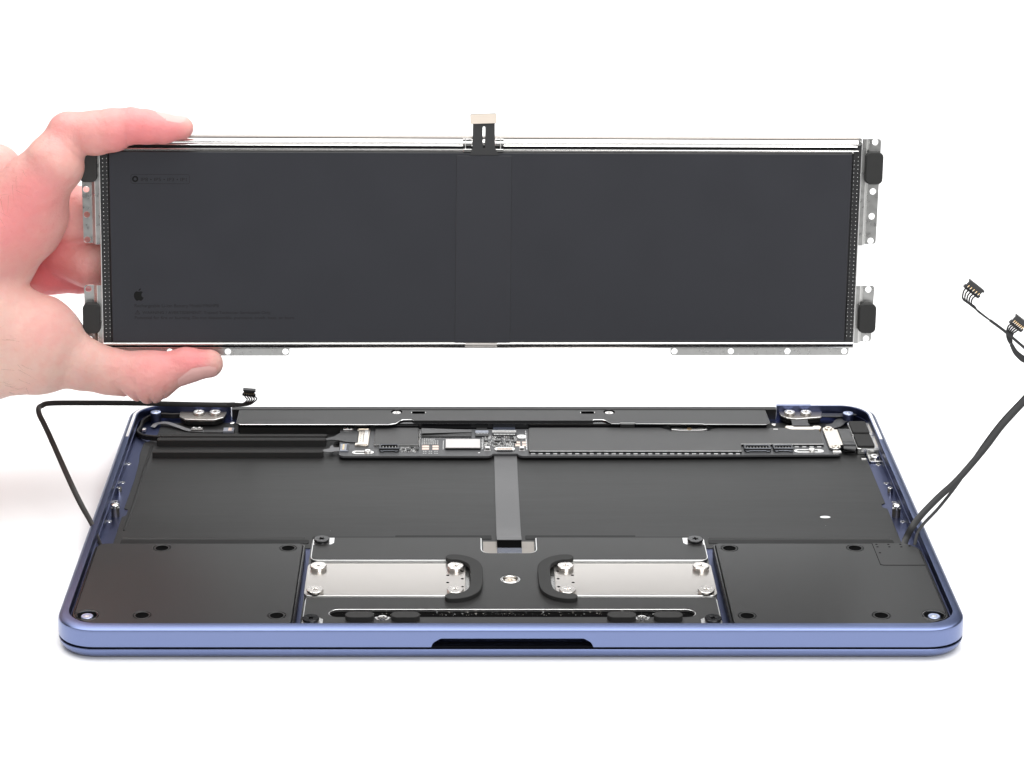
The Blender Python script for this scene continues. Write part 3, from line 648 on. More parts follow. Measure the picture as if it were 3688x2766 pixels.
# tiny chips
random.seed(11); ct = 0
for x, y, w_, h_ in [(-7.6, 173.6, 1.6, 1.4), (-3.2, 173.4, 2.6, 1.5), (-3.9, 170.2, 1.6, 1.2), (-1.2, 170.6, 1.3, 1.3), (1.0, 172.8, 1.5, 1.4), (3.6, 172.4, 1.6, 1.4), (-2.6, 177.6, 1.8, 1.0), (2.6, 176.8, 1.6, 1.0), (-37.6, 164.0, 1.6, 1.6), (-34.2, 164.6, 1.3, 2.0), (-39.2, 164.6, .9, 1.3), (-36, 166.9, 1.2, .7)]:
    m = MB(); m.box(x, x + w_, y, y + h_, 7.5, 8.1, 'chip_black', .08)
    for i in range(4): m.box(x + w_ * (i + .25) / 4, x + w_ * (i + .7) / 4, y - .35, y, 7.5, 7.65, 'solder')
    m.build('small_chip', lb)
m = MB()
def passive(x, y, rot):
    l, ww = random.uniform(.5, .8), random.uniform(.28, .42)
    a, c_ = (l, ww) if rot else (ww, l)
    m.box(x - a / 2, x + a / 2, y - c_ / 2, y + c_ / 2, 7.5, 7.8, random.choice(['chip_black', 'chip_black', 'gunmetal']))
    for s in (-1, 1):
        if rot: m.box(x + s * a * .5 - .12, x + s * a * .5 + .12, y - c_ / 2 - .02, y + c_ / 2 + .02, 7.5, 7.83, 'solder')
        else: m.box(x - a / 2 - .02, x + a / 2 + .02, y + s * c_ * .5 - .12, y + s * c_ * .5 + .12, 7.5, 7.83, 'solder')
for i in range(150): passive(random.uniform(-8, 5.4), random.uniform(168.6, 179.2), random.random() < .4)
for i in range(34): passive(-31.6 + (i % 9) * .75, 171.4 + (i // 9) * 1.55 + random.uniform(-.1, .1), False)
for i in range(40): passive(random.uniform(-40, -33.6), random.uniform(162.8, 167.6), random.random() < .5)
for i in range(16): passive(-33.0 + random.uniform(-.2, .1), 169 + i * 1.15, True)
for i in range(12): passive(-8.1 + random.uniform(-.2, .2), 166 + i * .85, False)
for i in range(9): passive(-23.4, 166 + i * 1.0, False)
o = m.build('tiny_components', lb); o['kind'] = 'stuff'
# cream clip and its screw, upper right
def f(m):
    m.plate(rounded([(111.6, 187.2), (112.4, 188.8), (115.0, 188.6), (115.4, 187.6), (122.6, 187.6), (123.0, 188.6), (125.6, 188.8), (126.2, 187.2), (125.4, 185.2), (123.4, 185.2), (122.8, 184.9), (114.4, 184.9), (113.2, 185.4)], .4), 7.5, 8.6, 'cream_metal', 'gold', ch=.15, mch='cream_metal')
    for i in range(14): m.box(115.2 + i * .52, 115.45 + i * .52, 184.4, 184.9, 7.6, 8.0, 'chip_black')
part('cream_clip', f)
def f(m): m.lathe([(1.3, 7.9), (1.25, 8.3), (.5, 8.4), (0, 8.25)], 109.2, 185.0, 'white_metal', 18); m.box(106.8, 108.6, 184.6, 185.4, 8.5, 8.6, 'white_metal')
part('clip_screw', f)
b = MB(); b.plate(rounded([(114.8, 189.0), (115.2, 194.2), (114.4, 197.4), (115.8, 199.6), (118.4, 201.0), (123.6, 201.2), (123.2, 198.2), (121.8, 196.2), (121.5, 192.0), (122.0, 189.0)], .8), 8.3, 8.55, 'dark_flex', ch=.05)
b.ribbon(catmull([(122, 199.6, 8.6), (127, 199.9, 8.7), (132, 200.0, 8.6), (137, 200.6, 8.5), (140.6, 201.4, 8.8), (143.0, 202.2, 8.6)], 5), 3.4, .6, 'dark_flex')
b.ribbon(catmull([(136.6, 197.6, 7.6), (135, 196.4, 7.5), (133, 193.0, 7.2), (129.0, 192.0, 6.6)], 4), 4.5, .4, 'dark_flex')
b.build('port_flex', lap)
# cream screw bracket beside the ports
def f(m):
    m.plate(rounded([(126.3, 184.4), (126.6, 186.6), (129.4, 186.8), (130.8, 185.8), (130.9, 184.4), (132.0, 184.4), (132.0, 168.6), (130.9, 168.2), (130.7, 165.4), (129.6, 164.3), (127.4, 164.3), (126.3, 165.6)], [.8, 1, .8, .8, .2, .2, .2, .2, 1, 1, 1, .8]), 7.9, 8.7, 'cream_metal', 'zinc', ch=.12, mch='white_metal'); m.box(127.2, 130.4, 161.8, 163.4, 7.5, 8.2, 'white_metal', .1)
cb = part('port_bracket', f)
s = screw_mesh(1.45, .5, 'cream_metal', 'gunmetal', .6, False); g = s.build('port_bracket_screw', cb, loc=(128.6, 185.2, 8.7)); again(g, (128.6, 165.8, 8.7), cb)
# black folded flex loop
b = MB(); b.ribbon([(134.4, 184.6, 8.6), (134.4, 183.6, 8.9), (134.3, 170.0, 8.9)], 4.6, .5, 'shield_film')
b.ribbon(catmull([(134.3, 170.0, 8.8), (134.3, 167.4, 8.6), (134.2, 165.6, 8.0), (134.0, 165.0, 7.2), (134.2, 166, 6.4)], 4), 4.9, .5, 'gloss_black'); b.build('flex_loop', lap)
# two ports: steel body with a black pad
def port(y0, y1, dx):
    b = MB()
    b.plate(rrect(137.0 + dx, 147.0 + dx * .5, y0 - .4, y1 + .8, .6), 6.0, 8.3, 'white_metal', 'zinc', ch=.15, mch='white_metal'); b.box(145.2 + dx * .5, 146.4 + dx * .5, y0 + 1.2, y1 - 1.0, 8.3, 8.9, 'cream_metal', .1)
    o = b.build('usb_port', lap)
    c_ = MB(); c_.plate(rrect(137.4 + dx, 144.0 + dx, y0, y1, .6), 8.3, 9.3, 'foam', ch=.15); c_.build('port_pad', o)
port(179.8, 192.0, 0.1); port(165.6, 177.8, -.1)
b = MB()
b.plate(rounded([(138.3, 163.6), (146.6, 163.6), (146.6, 164.6), (138.3, 164.6)], .2), 7.6, 8.6, 'zinc'); b.plate([(140.4, 162.9), (146.4, 162.9), (146.4, 163.6), (140.4, 163.6)], 5.9, 8.5, 'zinc')
b.plate(rounded([(140.6, 156.8), (146.0, 156.8), (146.0, 163), (140.6, 163)], .8), 5.8, 6.4, 'zinc', ch=.1, mch='white_metal'); b.box(138.0, 139.8, 159.2, 160.6, 5.8, 6.1, 'white_metal')
pb = b.build('port_end_bracket', lap)
s = screw_mesh(1.8, 1.2, 'polished', 'gunmetal', .5); s.build('end_bracket_screw', pb, loc=(143.0, 159.6, 6.4))

# ================================================================== loose cables
def plug(name, parent, o, ax, ay, w_, h_, t, npin, m='plug_black'):
    """a small wire plug: o centre, ax along the row of pins, ay towards the wires"""
    ax = Vector(ax).normalized(); ay = Vector(ay); ay = (ay - ax * ay.dot(ax)).normalized(); az = ax.cross(ay)
    b = MB(); M = lambda x, y, z: Vector(o) + ax * x + ay * y + az * z
    def bx(x0, x1, y0, y1, z0, z1, mm):
        vs = [M(x, y, z) for z in (z0, z1) for x, y in ((x0, y0), (x1, y0), (x1, y1), (x0, y1))]
        b.add(vs, [(3, 2, 1, 0), (4, 5, 6, 7), (0, 1, 5, 4), (1, 2, 6, 5), (2, 3, 7, 6), (3, 0, 4, 7)], mm)
    w2, h2 = w_ / 2, h_ / 2
    bx(-w2, w2, -h2, h2, -t / 2, t / 2, m); bx(-w2 - .35, w2 + .35, -h2 - .35, -h2 + .3, -t / 2 - .2, t / 2 + .25, m); bx(-w2 - .5, w2 + .5, .1 * h_, h2 - .1, -t / 2, t / 2 - .3, m)
    k = b.build(name, parent, 0)
    for s in (1, -1):
        b2 = b; b = MB()
        for i in range(npin):
            x = -w2 + w_ * (i + .5) / npin; z0 = s * t / 2
            lo, hi = (z0, z0 + s * .06) if s > 0 else (z0 + s * .06, z0)
            bx(x - .3, x + .3, -.15 * h_, .30 * h_, lo, hi, 'hole_black'); bx(x - .16, x + .16, -.12 * h_, .12 * h_, lo - .05, hi + .05, 'gold'); bx(x - .2, x + .02, .0, .22 * h_, lo - .04, hi + .04, 'white_metal')
        b.build('contacts', k, 0)
    return k, M
VIEW = (0.0, -.94, .35)
# left cable
cl_ = thing('flat_cable', 'flat black cable looping out of the laptop on the left below the hand', 'cable', (-145, 78, 8))
def rel(t): return [Vector(q) - Vector(t) for q in ()]
def C(parent):                       # builder whose mesh is written in scene mm under a moved parent
    class P(MB):
        def build(s, name, par=None, smooth=35, loc=None):
            ob = MB.build(s, name, par or parent, smooth)
            if (par or parent) is parent: ob.location = -Vector(parent.location)
            return ob
    return P()
b = C(cl_)
pth = catmull([(-143.2, 74.0, 7.6), (-144.9, 78.5, 8.2), (-147.9, 85, 11.4), (-152.8, 94, 15.0), (-157.8, 103, 20), (-168.6, 130, 25.9), (-173.2, 142, 27.6), (-175.6, 147.5, 28.9), (-176.6, 151.5, 29.9), (-175.8, 154.0, 30.2), (-172.5, 156.5, 30.3), (-158.5, 165, 27.2), (-143, 175, 23.3), (-128.4, 183, 19.9), (-112, 189, 17.3), (-106, 190, 17.0)], 6)
b.ribbon(pth, .5, 2.0, 'cable_black', up=VIEW, scale=lambda t: .6 + .4 * min(1, t * 4)) if False else b.sweep(pth, [(-1.0, -.15), (-.85, -.25), (.85, -.25), (1.0, -.15), (1.0, .15), (.85, .25), (-.85, .25), (-1.0, .15)], 'cable_black', up=VIEW, scale=lambda t: .62 + .38 * min(1, t * 5))
b.build('cable_strip')
pk, M = None, None
o_ = Vector((-100.2, 190, 22.0)); ax = Vector((4.75, .3, -.55)); ay = Vector((1.0, .4, -2.9))
class _: pass
kk, M = plug('plug', cl_, o_, ax, ay, 4.3, 2.5, 1.4, 5); kk.location = -Vector(cl_.location)
for i in range(5):
    x = -1.75 + i * .87; e0 = M(x, 1.2, 0); b = C(cl_)
    pts = [e0, e0 + Vector((.35 + .22 * i, .1, -.9)), Vector((-101.0 + i * .85, 190, 19.1 - .05 * i)), Vector((-102.6 + i * .55, 190, 17.6 - .17 * i)), Vector((-105.2, 190, 17.6 - .32 * i)), Vector((-109, 189.6, 17.75 - .3 * i))]
    b.tube(catmull(pts, 6), .28, 'cable_black', 8); b.build('wire')
# right cables: one goes up past the edge of the picture and comes back with its plug, the other runs beside it
cr = thing('loose_cable', 'wide black cable rising from the right corner, its plug pointing up-left at top', 'cable', (141, 77, 8), 'cables rising at the right')
b = C(cr)
pth = catmull([(139.6, 74.5, 7.4), (141.0, 77, 9.6), (143.1, 78, 13.6), (146.8, 81, 17.0), (152.9, 84, 22.3), (159.6, 86, 28.2), (169.2, 90, 38.6), (175.2, 92.5, 46.2), (182.9, 95, 54.2), (189.5, 96, 61), (193.2, 96, 66), (191.0, 95.5, 68.2), (185.5, 95, 71.0), (181.2, 95, 74.5), (174.4, 95, 80.2), (168.5, 95, 84.6)], 6)
b.sweep(pth, [(-1.18, -.15), (-1.0, -.27), (1.0, -.27), (1.18, -.15), (1.18, .15), (1.0, .27), (-1.0, .27), (-1.18, .15)], 'cable_grey', up=VIEW, scale=lambda t: 1.0 if t < .5 else max(.42, 1.0 - (t - .5) * 2.4))
b.build('cable_strip')
kk, M = plug('plug', cr, (161.9, 95, 96.0), (5.1, 0, -4.0), (-1.75, .2, -2.4), 5.9, 3.1, 1.5, 5, 'plug_black'); kk.location = -Vector(cr.location)
for i in range(5):
    x = -2.3 + i * 1.15; e0 = M(x, 1.5, 0); b = C(cr)
    m2 = Vector((158.4 + i * .75, 95, 93.6 - i * .42)); pts = [e0, e0 * .55 + m2 * .45 + Vector((-.35, 0, -.2)), m2 + Vector((.15, 0, -1.2)), Vector((160.8 + i * .5, 95, 90.6 - i * .25)), Vector((164.2, 95, 87.95 - .05 * i)), Vector((169, 95, 84.2))]
    b.tube(catmull(pts, 6), .3, 'cable_grey', 8); b.build('wire')
c2_ = thing('loose_cable', 'thinner black cable behind the wide one on the right, its plug half out of frame', 'cable', (144.5, 77, 9), 'cables rising at the right')
b = C(c2_)
pth = catmull([(143.6, 75.0, 7.6), (144.9, 77.5, 11.2), (147.2, 79, 14.2), (153.0, 83, 18.7), (160.6, 89, 25.9), (168.2, 93.5, 36.4), (175.6, 96.5, 46.0), (184.5, 99, 55.5), (189.4, 100, 62), (188.2, 99, 65.8), (184.2, 97.5, 68.0), (181.6, 97, 69.6), (178.9, 97, 72.0), (177.0, 97, 75.2)], 6)
b.sweep(pth, [(-1.0, -.2), (-.85, -.32), (.85, -.32), (1.0, -.2), (1.0, .2), (.85, .32), (-.85, .32), (-1.0, .2)], 'cable_grey', up=VIEW, scale=lambda t: .55 + .6 * max(0, 1 - abs(t - .85) * 6))
b.build('cable_strip')
kk, M = plug('plug', c2_, (178.9, 97, 82.7), (5.1, 0, -4.0), (-1.9, .2, -2.3), 4.6, 3.6, 1.7, 6); kk.location = -Vector(c2_.location)
for i in range(5):
    x = -1.7 + i * .85; e0 = M(x, 1.7, 0); b = C(c2_)
    pts = [e0, e0 + Vector((-.9, 0, -.7)), Vector((175.2 + i * .55, 97, 79.6 - i * .2)), Vector((175.6 + i * .4, 97, 77.2)), Vector((176.6 + i * .15, 97, 75.3))]
    b.tube(catmull(pts, 5), .32, 'cable_grey', 8); b.build('wire')

# ================================================================== the battery, in its own frame: x along, y up, z towards the viewer
yaw, tilt, roll = math.radians(2.92), math.radians(7.84), math.radians(-.99)
U = Vector((.99855389, .05093109, -.01720929)); V = Vector((.01008076, .13704495, .99051353)); N = Vector((.05280638, -.98925462, .13633335))
BM = Matrix(((U.x, V.x, N.x, -8.92994991 * K), (U.y, V.y, N.y, 138.13981243 * K), (U.z, V.z, N.z, 58.77712991 * K), (0, 0, 0, 1)))
bat = thing('battery', 'wide flat black laptop battery with silver edges held upright above the laptop', 'battery')
bat.matrix_world = BM
def bp(name, fn, parent=None, smooth=35):
    m = MB(); fn(m); return m.build(name, parent or bat, smooth)
# wrapped cell
def f(m):
    m.plate(rrect(-135.9, 135.9, 2.3, 73.1, .8), -5.5, -.05, 'battery_wrap', 'battery_edge', ch=.6, mch='battery_edge')
cell = bp('cell_pack', f)
def f(m): m.plate([(-9.9, 2.4), (10.6, 2.4), (10.3, 71.6), (-9.9, 71.6)], -.05, .12, 'battery_band', 'battery_wrap', ch=.1, mch='battery_edge')
bp('centre_wrap', f)
# steel tray
def f(m):
    # rolled upper terrace: lip, groove blackened to paint its reflection, convex roll, thin top plate
    pr = [(72.6, -5.6), (72.6, -1.0), (73.25, -.9), (73.32, -.45), (73.6, -.18), (73.9, -.32), (74.0, -.9), (74.1, -1.7), (74.95, -1.7), (75.0, -1.35)]
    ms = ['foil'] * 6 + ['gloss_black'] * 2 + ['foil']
    for k in range(1, 11):
        t = math.radians(25 + 130 * k / 10); pr.append((75.0 + 2.55 * k / 10, -2.2 + 1.25 * math.sin(t))); ms.append('foil')
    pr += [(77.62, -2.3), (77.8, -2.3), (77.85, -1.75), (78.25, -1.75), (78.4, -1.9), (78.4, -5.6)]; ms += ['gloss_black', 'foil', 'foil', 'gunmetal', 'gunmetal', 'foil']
    m.extrude_x(pr, -137.0, 137.7, 'foil', mats=(ms + ['foil'] * 9)[:len(pr)])
bp('upper_terrace', f, smooth=50)
def f(m):
    pr = [(2.4, -5.6), (2.4, -.5), (2.2, -.12), (1.85, 0), (1.5, -.12), (1.32, -.5), (1.25, -1.5), (.72, -1.5), (.68, -.7), (.5, -.45), (.25, -.5), (.12, -.75), (0, -.9), (0, -5.6)]
    ms = ['foil'] * 5 + ['gloss_black'] * 3 + ['foil'] * 3 + ['gunmetal'] * 3  # groove faces painted black in place of a dark reflection
    m.extrude_x(pr, -138.9, 138.9, 'foil', mats=ms)
bp('lower_rim', f, smooth=50)
def rail(sx):
    def f(m):
        a, b_ = sorted((sx * 135.95, sx * 138.75))
        m.plate([(a, 1.9), (b_, 1.9), (b_, 76.2), (a, 74.0)] if sx > 0 else [(a, 1.9), (b_, 1.9), (b_, 74.0), (a, 76.2)], -5.5, -.55, 'battery_edge')
        a, b_ = sorted((sx * 138.75, sx * 139.1)); m.plate([(a, .4), (b_, .4), (b_, 76.8), (a, 76.8)], -5.6, -.1, 'edge_metal', ch=.08)
    r = bp('side_rail', f)
    a, b_ = sorted((sx * 137.75, sx * 139.2)); bp('tray_corner', lambda m: m.plate(rrect(a, b_, 73.6, 78.25, .5, 3), -5.5, -2.35, 'zinc', ch=.1, mch='gunmetal'))
    d = MB(); random.seed(5)
    for i in range(46):
        y = 4.6 + i * 1.487
        d.lathe([(.17, -.55), (.14, -.44), (0, -.40)], sx * 137.75, y, 'edge_metal', 6)
        if i < 45: d.lathe([(.15, -.55), (.12, -.46), (0, -.43)], sx * 136.32, y + .1, 'edge_metal' if i < 12 or i > 34 else 'zinc', 6)
        if sx > 0 and i < 17: d.lathe([(.13, -.55), (.1, -.48), (0, -.46)], sx * 138.55, y, 'zinc', 6)
    o = d.build('perforation_dots', r); o['kind'] = 'stuff'
rail(-1); rail(1)
# mounting flanges with round holes: inner strip, bend, outer strip
def flange(sx, v0, v1, holes_, tag):
    b = MB(); R = 1.15
    i0, i1, o0, o1 = 139.15, 140.7, 141.9, 145.6 if sx < 0 else 146.2
    def mir(p): return [(sx * x, y) for x, y in p]
    b.plate(mir([(i0, v0), (i1, v0), (i1, v1), (i0, v1)]), -.95, -.55, 'zinc')
    b.plate(mir(rounded([(o0, v0 + .4), (o1 - .3, v0 + .4), (o1, v1), (o0, v1)], [.1, 1.4, 1.4, .1])), -1.95, -1.55, 'zinc', holes=[circ(sx * 143.95, q, R, 24) for q in holes_], ch=.06, mch='white_metal')
    vs = [(sx * i1, v0, -.55), (sx * o0, v0 + .4, -1.55), (sx * o0, v1, -1.55), (sx * i1, v1, -.55), (sx * i1, v0, -.95), (sx * o0, v0 + .4, -1.95), (sx * o0, v1, -1.95), (sx * i1, v1, -.95)]
    b.add(vs, [(0, 1, 2, 3), (7, 6, 5, 4), (0, 4, 5, 1), (1, 5, 6, 2), (2, 6, 7, 3), (3, 7, 4, 0)], 'zinc')
    b.box(*sorted((sx * (i1 - .1), sx * (i1 + .08))), v0, v1, -.6, -.5, 'white_metal')
    return b.build('mounting_flange', bat)
pads = []
for sx in (-1, 1):
    fu = flange(sx, 38.7, 78.2, [77.0, 58.7, 49.5, 40.3], 'u'); fl = flange(sx, 1.9, 23.6, [22.1, 3.4], 'l')
    for v0, v1, par in ((61.8, 73.6, fu), (6.2, 17.2, fl)):
        b = MB(); x0, x1 = sorted((sx * 139.6, sx * 145.9)); x0, x1 = (x0, x1) if sx < 0 else (x0 + .6, x1 + .6); b.plate(rrect(x0, x1, v0, v1, 1.9, 5), -1.5, 2.2, 'rubber', ch=.25); b.build('rubber_pad', par)
def low(sx):
    b = MB(); hs = [circ(sx * x, -1.6, 1.15, 24) for x in (72.3, 93.5, 114.8, 136.2)]
    x0, x1 = sorted((sx * 70.8, sx * 137.9)); b.plate(rrect(x0, x1, -3.1, .2, (1.2, 1.2, .1, .1), 5), -3.2, -2.8, 'zinc', holes=hs, ch=.06, mch='white_metal')
    random.seed(2)
    for i in range(26):
        x = sx * random.uniform(75, 134); y = random.choice([-.5, -2.7]); b.lathe([(.16, -2.8), (0, -2.72)], x, y, random.choice(['white_metal', 'zinc']), 6)
    b.build('lower_flange', bat)
low(-1); low(1)
# crimped places of the foil by the tail and at the foot
for q in ((-7.6, -4.3, 75.0, 77.6, -1.9, -1.02, 'polished', .12), (4.2, 7.4, 75.0, 77.6, -1.9, -1.02, 'polished', .12), (-7.4, -4.5, 73.0, 74.0, -1.0, .0, 'polished', .1), (4.4, 7.2, 73.0, 74.0, -1.0, .0, 'polished', .1),
          (-6.74, -6.46, 72.6, 78.0, -1.5, -.85, 'white_metal', .05), (6.06, 6.34, 72.6, 78.0, -1.5, -.85, 'white_metal', .05), (-6.0, 5.8, 1.2, 2.2, -.8, .08, 'satin_plate', .1), (-6.0, 5.8, .55, .95, -.9, -.1, 'satin_plate', .08)):
    b = MB(); b.box(*q); b.build('foil_crimp', bat)
# flexible tail with its connector
def f(m):
    m.plate([(-5.2, 71.9), (5.6, 71.9), (4.6, 73.6), (4.1, 74.4), (3.9, 83.6), (-4.0, 83.4), (-4.1, 74.4), (-4.4, 73.6)], .02, .2, 'plug_black', holes=[slot(-.52, .52, 78.2, 82.3, 6), slot(-.4, .5, 75.6, 77.8, 6), slot(-.35, .5, 74.5, 75.1, 4)], ch=.05)
tail = bp('flex_tail', f)
def f(m):
    m.plate(rrect(-4.9, 4.5, 83.4, 87.0, .45, 4), .02, .75, 'cream_label', 'plug_black', ch=.08, mch='plug_black')
ft = bp('tail_connector', f, tail)
ft.rotation_euler = (0, 0, math.radians(2.0)); ft.location = (84 * math.sin(math.radians(2.0)) * K, 0, 0)
# printing on the wrap
def text(name, s, x, y, size, m, parent, wfit=None):
    c = bpy.data.curves.new(name, 'FONT'); c.body = s; c.size = size * K; c.extrude = 0.00001
    o = bpy.data.objects.new(name, c); COL.objects.link(o); dg = bpy.context.evaluated_depsgraph_get()
    me = bpy.data.meshes.new_from_object(o.evaluated_get(dg)); bpy.data.objects.remove(o)
    if wfit:
        xs = [v.co.x for v in me.vertices]; k = wfit * K / max(1e-6, max(xs) - min(xs))
        for v in me.vertices: v.co.x *= k
    me.materials.clear(); me.materials.append(MATS[m]); t = bpy.data.objects.new(name, me); COL.objects.link(t); t.parent = parent; t.location = (x * K, y * K, -.03 * K); return t
text('printed_line', 'Rechargeable Li-ion Battery Model MNHP8', -127.3, 15.6, 1.75, 'print_faint', cell, 30.6)
text('printed_line', 'WARNING / AVERTISSEMENT: Trained Technician Serviceable Only.', -124.4, 13.1, 1.5, 'print_faint', cell, 47.0)
text('printed_line', 'Potential for fire or burning. Do not disassemble, puncture, crush, heat, or burn.', -127.3, 11.2, 1.5, 'print_faint', cell, 58.4)
text('printed_code', 'IP8 \u2022 IP5 \u2022 IP3 \u2022 IP1', -124.2, 62.0, 1.75, 'print_faint', cell, 16.4)
def f(m):
    po = rrect(-127.7, -106.5, 61.0, 64.5, .9); m.plate(po, -.05, -.035, 'print_faint', holes=[inset(ccw(po), .12)])
    m.plate(circ(-126.1, 62.75, 1.15, 20), -.05, -.03, 'print_dark', holes=[[(-126.1 + .62 * (1 if i % 2 else .8) * math.cos(i * math.pi / 5 + .3), 62.75 + .62 * (1 if i % 2 else .8) * math.sin(i * math.pi / 5 + .3)) for i in range(10)]])
    t = [(-127.1, 13.0), (-125.2, 13.0), (-126.15, 14.6)]; m.plate(t, -.05, -.035, 'print_faint', holes=[inset(ccw(t), .15)]); m.box(-126.22, -126.08, 13.5, 14.1, -.05, -.03, 'print_faint')
bp('printed_frame', f, cell)
def f(m):   # fruit emblem with a bite and a leaf
    cx, cy = -125.6, 19.9
    R = [(0, 1.45), (.55, 1.62), (1.1, 1.6), (1.55, 1.3), (1.2, .95), (1.0, .4), (1.1, -.2), (1.45, -.6), (1.78, -.75), (1.5, -1.35), (1.05, -1.85), (.6, -1.95), (.1, -1.78), (-.1, -1.78), (-.6, -1.95), (-1.05, -1.8), (-1.55, -1.1), (-1.8, -.2), (-1.75, .6), (-1.4, 1.25), (-.95, 1.58), (-.5, 1.62)]
    c = catmull([Vector((x, y, 0)) for x, y in R[:4]], 3)[:-1] + catmull([Vector((x, y, 0)) for x, y in R[3:9]], 3)[:-1] + catmull([Vector((x, y, 0)) for x, y in R[8:] + R[:1]], 3)[:-1]
    m.plate([(cx + q.x * .98, cy + q.y * .98) for q in c], -.05, -.03, 'print_dark')
    m.plate([(cx + x, cy + y) for x, y in [(-.1, 1.75), (.05, 2.2), (.45, 2.6), (.8, 2.7), (.78, 2.3), (.45, 1.9)]], -.05, -.03, 'print_dark')
bp('fruit_emblem', f, cell)

# ================================================================== the hand, one surface grown from tapered limbs (battery frame, mm)
LIMBS = {
    'hand': ([(-108.9, 81.6, 2.6, 4.2), (-115.4, 81.3, 2.6, 5.3), (-121.5, 81.9, 2.4, 6.1), (-127.3, 82.2, 2.0, 6.5), (-133.6, 80.6, 1.5, 7.7), (-140.0, 79.4, .8, 7.9), (-149.6, 79.1, -.5, 7.6), (-154.7, 68.4, 2, 10.7), (-163.9, 57.6, -1, 11.5)], 1.0),
    'palm1': ([(-161.6, 49.4, -4, 11.0), (-166.1, 44.5, -6, 11.9), (-179.1, 34.0, -9, 17.6)], 1.0),
    'meta1': ([(-163.9, 57.6, -1, 11.5), (-200.2, 23.0, 0, 19.1)], 1.0),
    'meta2': ([(-178.5, 63.4, -18, 9.8), (-206.5, 32.8, -16, 17.3)], 1.0),
    'thumb': ([(-187.0, 6.0, -2, 29.5), (-163.0, 1.6, 1, 18.2), (-146.6, -4.8, 3, 9.3), (-137.2, -7.6, 3, 8.1), (-122.1, -9.9, 3, 9.2), (-108.8, -5.5, 3, 6.0), (-100.2, -4.8, 3, 5.2)], 1.25),
    'back': ([(-178.7, 47.9, -28, 12.5), (-187.8, 22.3, -28, 18.9)], 1.0),
    'wrist': ([(-204, 9, -8, 31.0), (-255, 6, -6, 29.0), (-345, 0, -4, 32.0)], 1.0),
    'middle': ([(-167.7, 50.6, -24, 9.6), (-151.2, 46.3, -21, 10.6), (-129.9, 45.8, -19, 9.6)], 1.0),
    'ring': ([(-167.0, 34.5, -32, 10.1), (-144.9, 29.5, -21, 9.8), (-128.1, 32.3, -19, 9.2)], 1.0),
    'little': ([(-172.5, 24.6, -40, 11.1), (-162.3, 25.8, -33, 10.8), (-150.4, 24.2, -32, 9.4)], 1.0),
}
def cone(P, a, b, ns):
    a_ = np.array(a[:3], np.float32); ba = np.array(b[:3], np.float32) - a_
    q = P - a_; sc_ = np.array([1, 1, ns], np.float32); q = q * sc_; ba = ba * sc_
    h = np.clip((q @ ba) / max(float(ba @ ba), 1e-6), 0, 1)
    h2 = h * h * (3 - 2 * h) * .5 + h * .5
    return np.sqrt(((q - h[..., None] * ba) ** 2).sum(-1)) - (a[3] + (b[3] - a[3]) * h2)
def smin(a, b, k):
    h = np.clip(.5 + .5 * (b - a) / k, 0, 1); return b + (a - b) * h - k * h * (1 - h)
def chain(P, key, k):
    pts, ns = LIMBS[key]; d = None
    for a, b in zip(pts, pts[1:]):
        c = cone(P, a, b, ns); d = c if d is None else smin(d, c, k)
    return d
def sdf(P):
    d = smin(chain(P, 'hand', 1.2), chain(P, 'palm1', 5), 4.0)
    d = smin(d, chain(P, 'meta1', 5), 6.0)
    d = smin(d, chain(P, 'meta2', 5), 4.0)
    t = chain(P, 'thumb', 3.2)
    d = smin(d, chain(P, 'back', 5), 5.0); d = smin(d, chain(P, 'wrist', 5), 9.0); d = smin(d, t, 2.6)
    for key in ('middle', 'ring', 'little'): d = smin(d, chain(P, key, 3.0), 1.6)
    # creases: shallow folds at the finger joints and knuckles
    for (x, y, z), (nx, ny), wd, dep, ext in CREASES:
        s_ = (P[..., 0] - x) * nx + (P[..., 1] - y) * ny
        far = ((P - np.array([x, y, z], np.float32)) ** 2).sum(-1)
        d = d + dep * np.exp(-(s_ / wd) ** 2) * np.exp(-far / ext ** 2)
    return d
CREASES = [((-128.3, 77.0, 6), (.99, .1), .5, .5, 5), ((-128.6, 87.5, 4), (.98, -.15), .45, .3, 4), ((-147.0, 72.5, 6), (.75, .66), .9, .7, 6),
           ((-130.4, -16.5, 6), (.80, .6), .7, 1.0, 6), ((-125.6, -18.2, 6), (.95, .3), .6, 1.0, 5), ((-121.2, -18.6, 6), (1, .05), .6, .95, 5), ((-116.8, -17.0, 6), (.95, -.3), .6, .5, 5), ((-127.2, -11, 11), (.85, .5), .8, .45, 5)]
vox = .75
lo = np.array([-318, -40, -58], np.float32); hi = np.array([-92, 92, 30], np.float32)
nx, ny, nz = (np.ceil((hi - lo) / vox).astype(int) + 1)
gx, gy, gz = (lo[i] + vox * np.arange(n_, dtype=np.float32) for i, n_ in enumerate((nx, ny, nz)))
F = np.empty((nx, ny, nz), np.float32)
for i0 in range(0, nx, 24):
    A = np.stack(np.meshgrid(gx[i0:i0 + 24], gy, gz, indexing='ij'), -1); F[i0:i0 + 24] = sdf(A)
F[0] = np.maximum(F[0], .3); F[:, :, -1] = np.maximum(F[:, :, -1], .3); F[:, :, 0] = np.maximum(F[:, :, 0], .3)
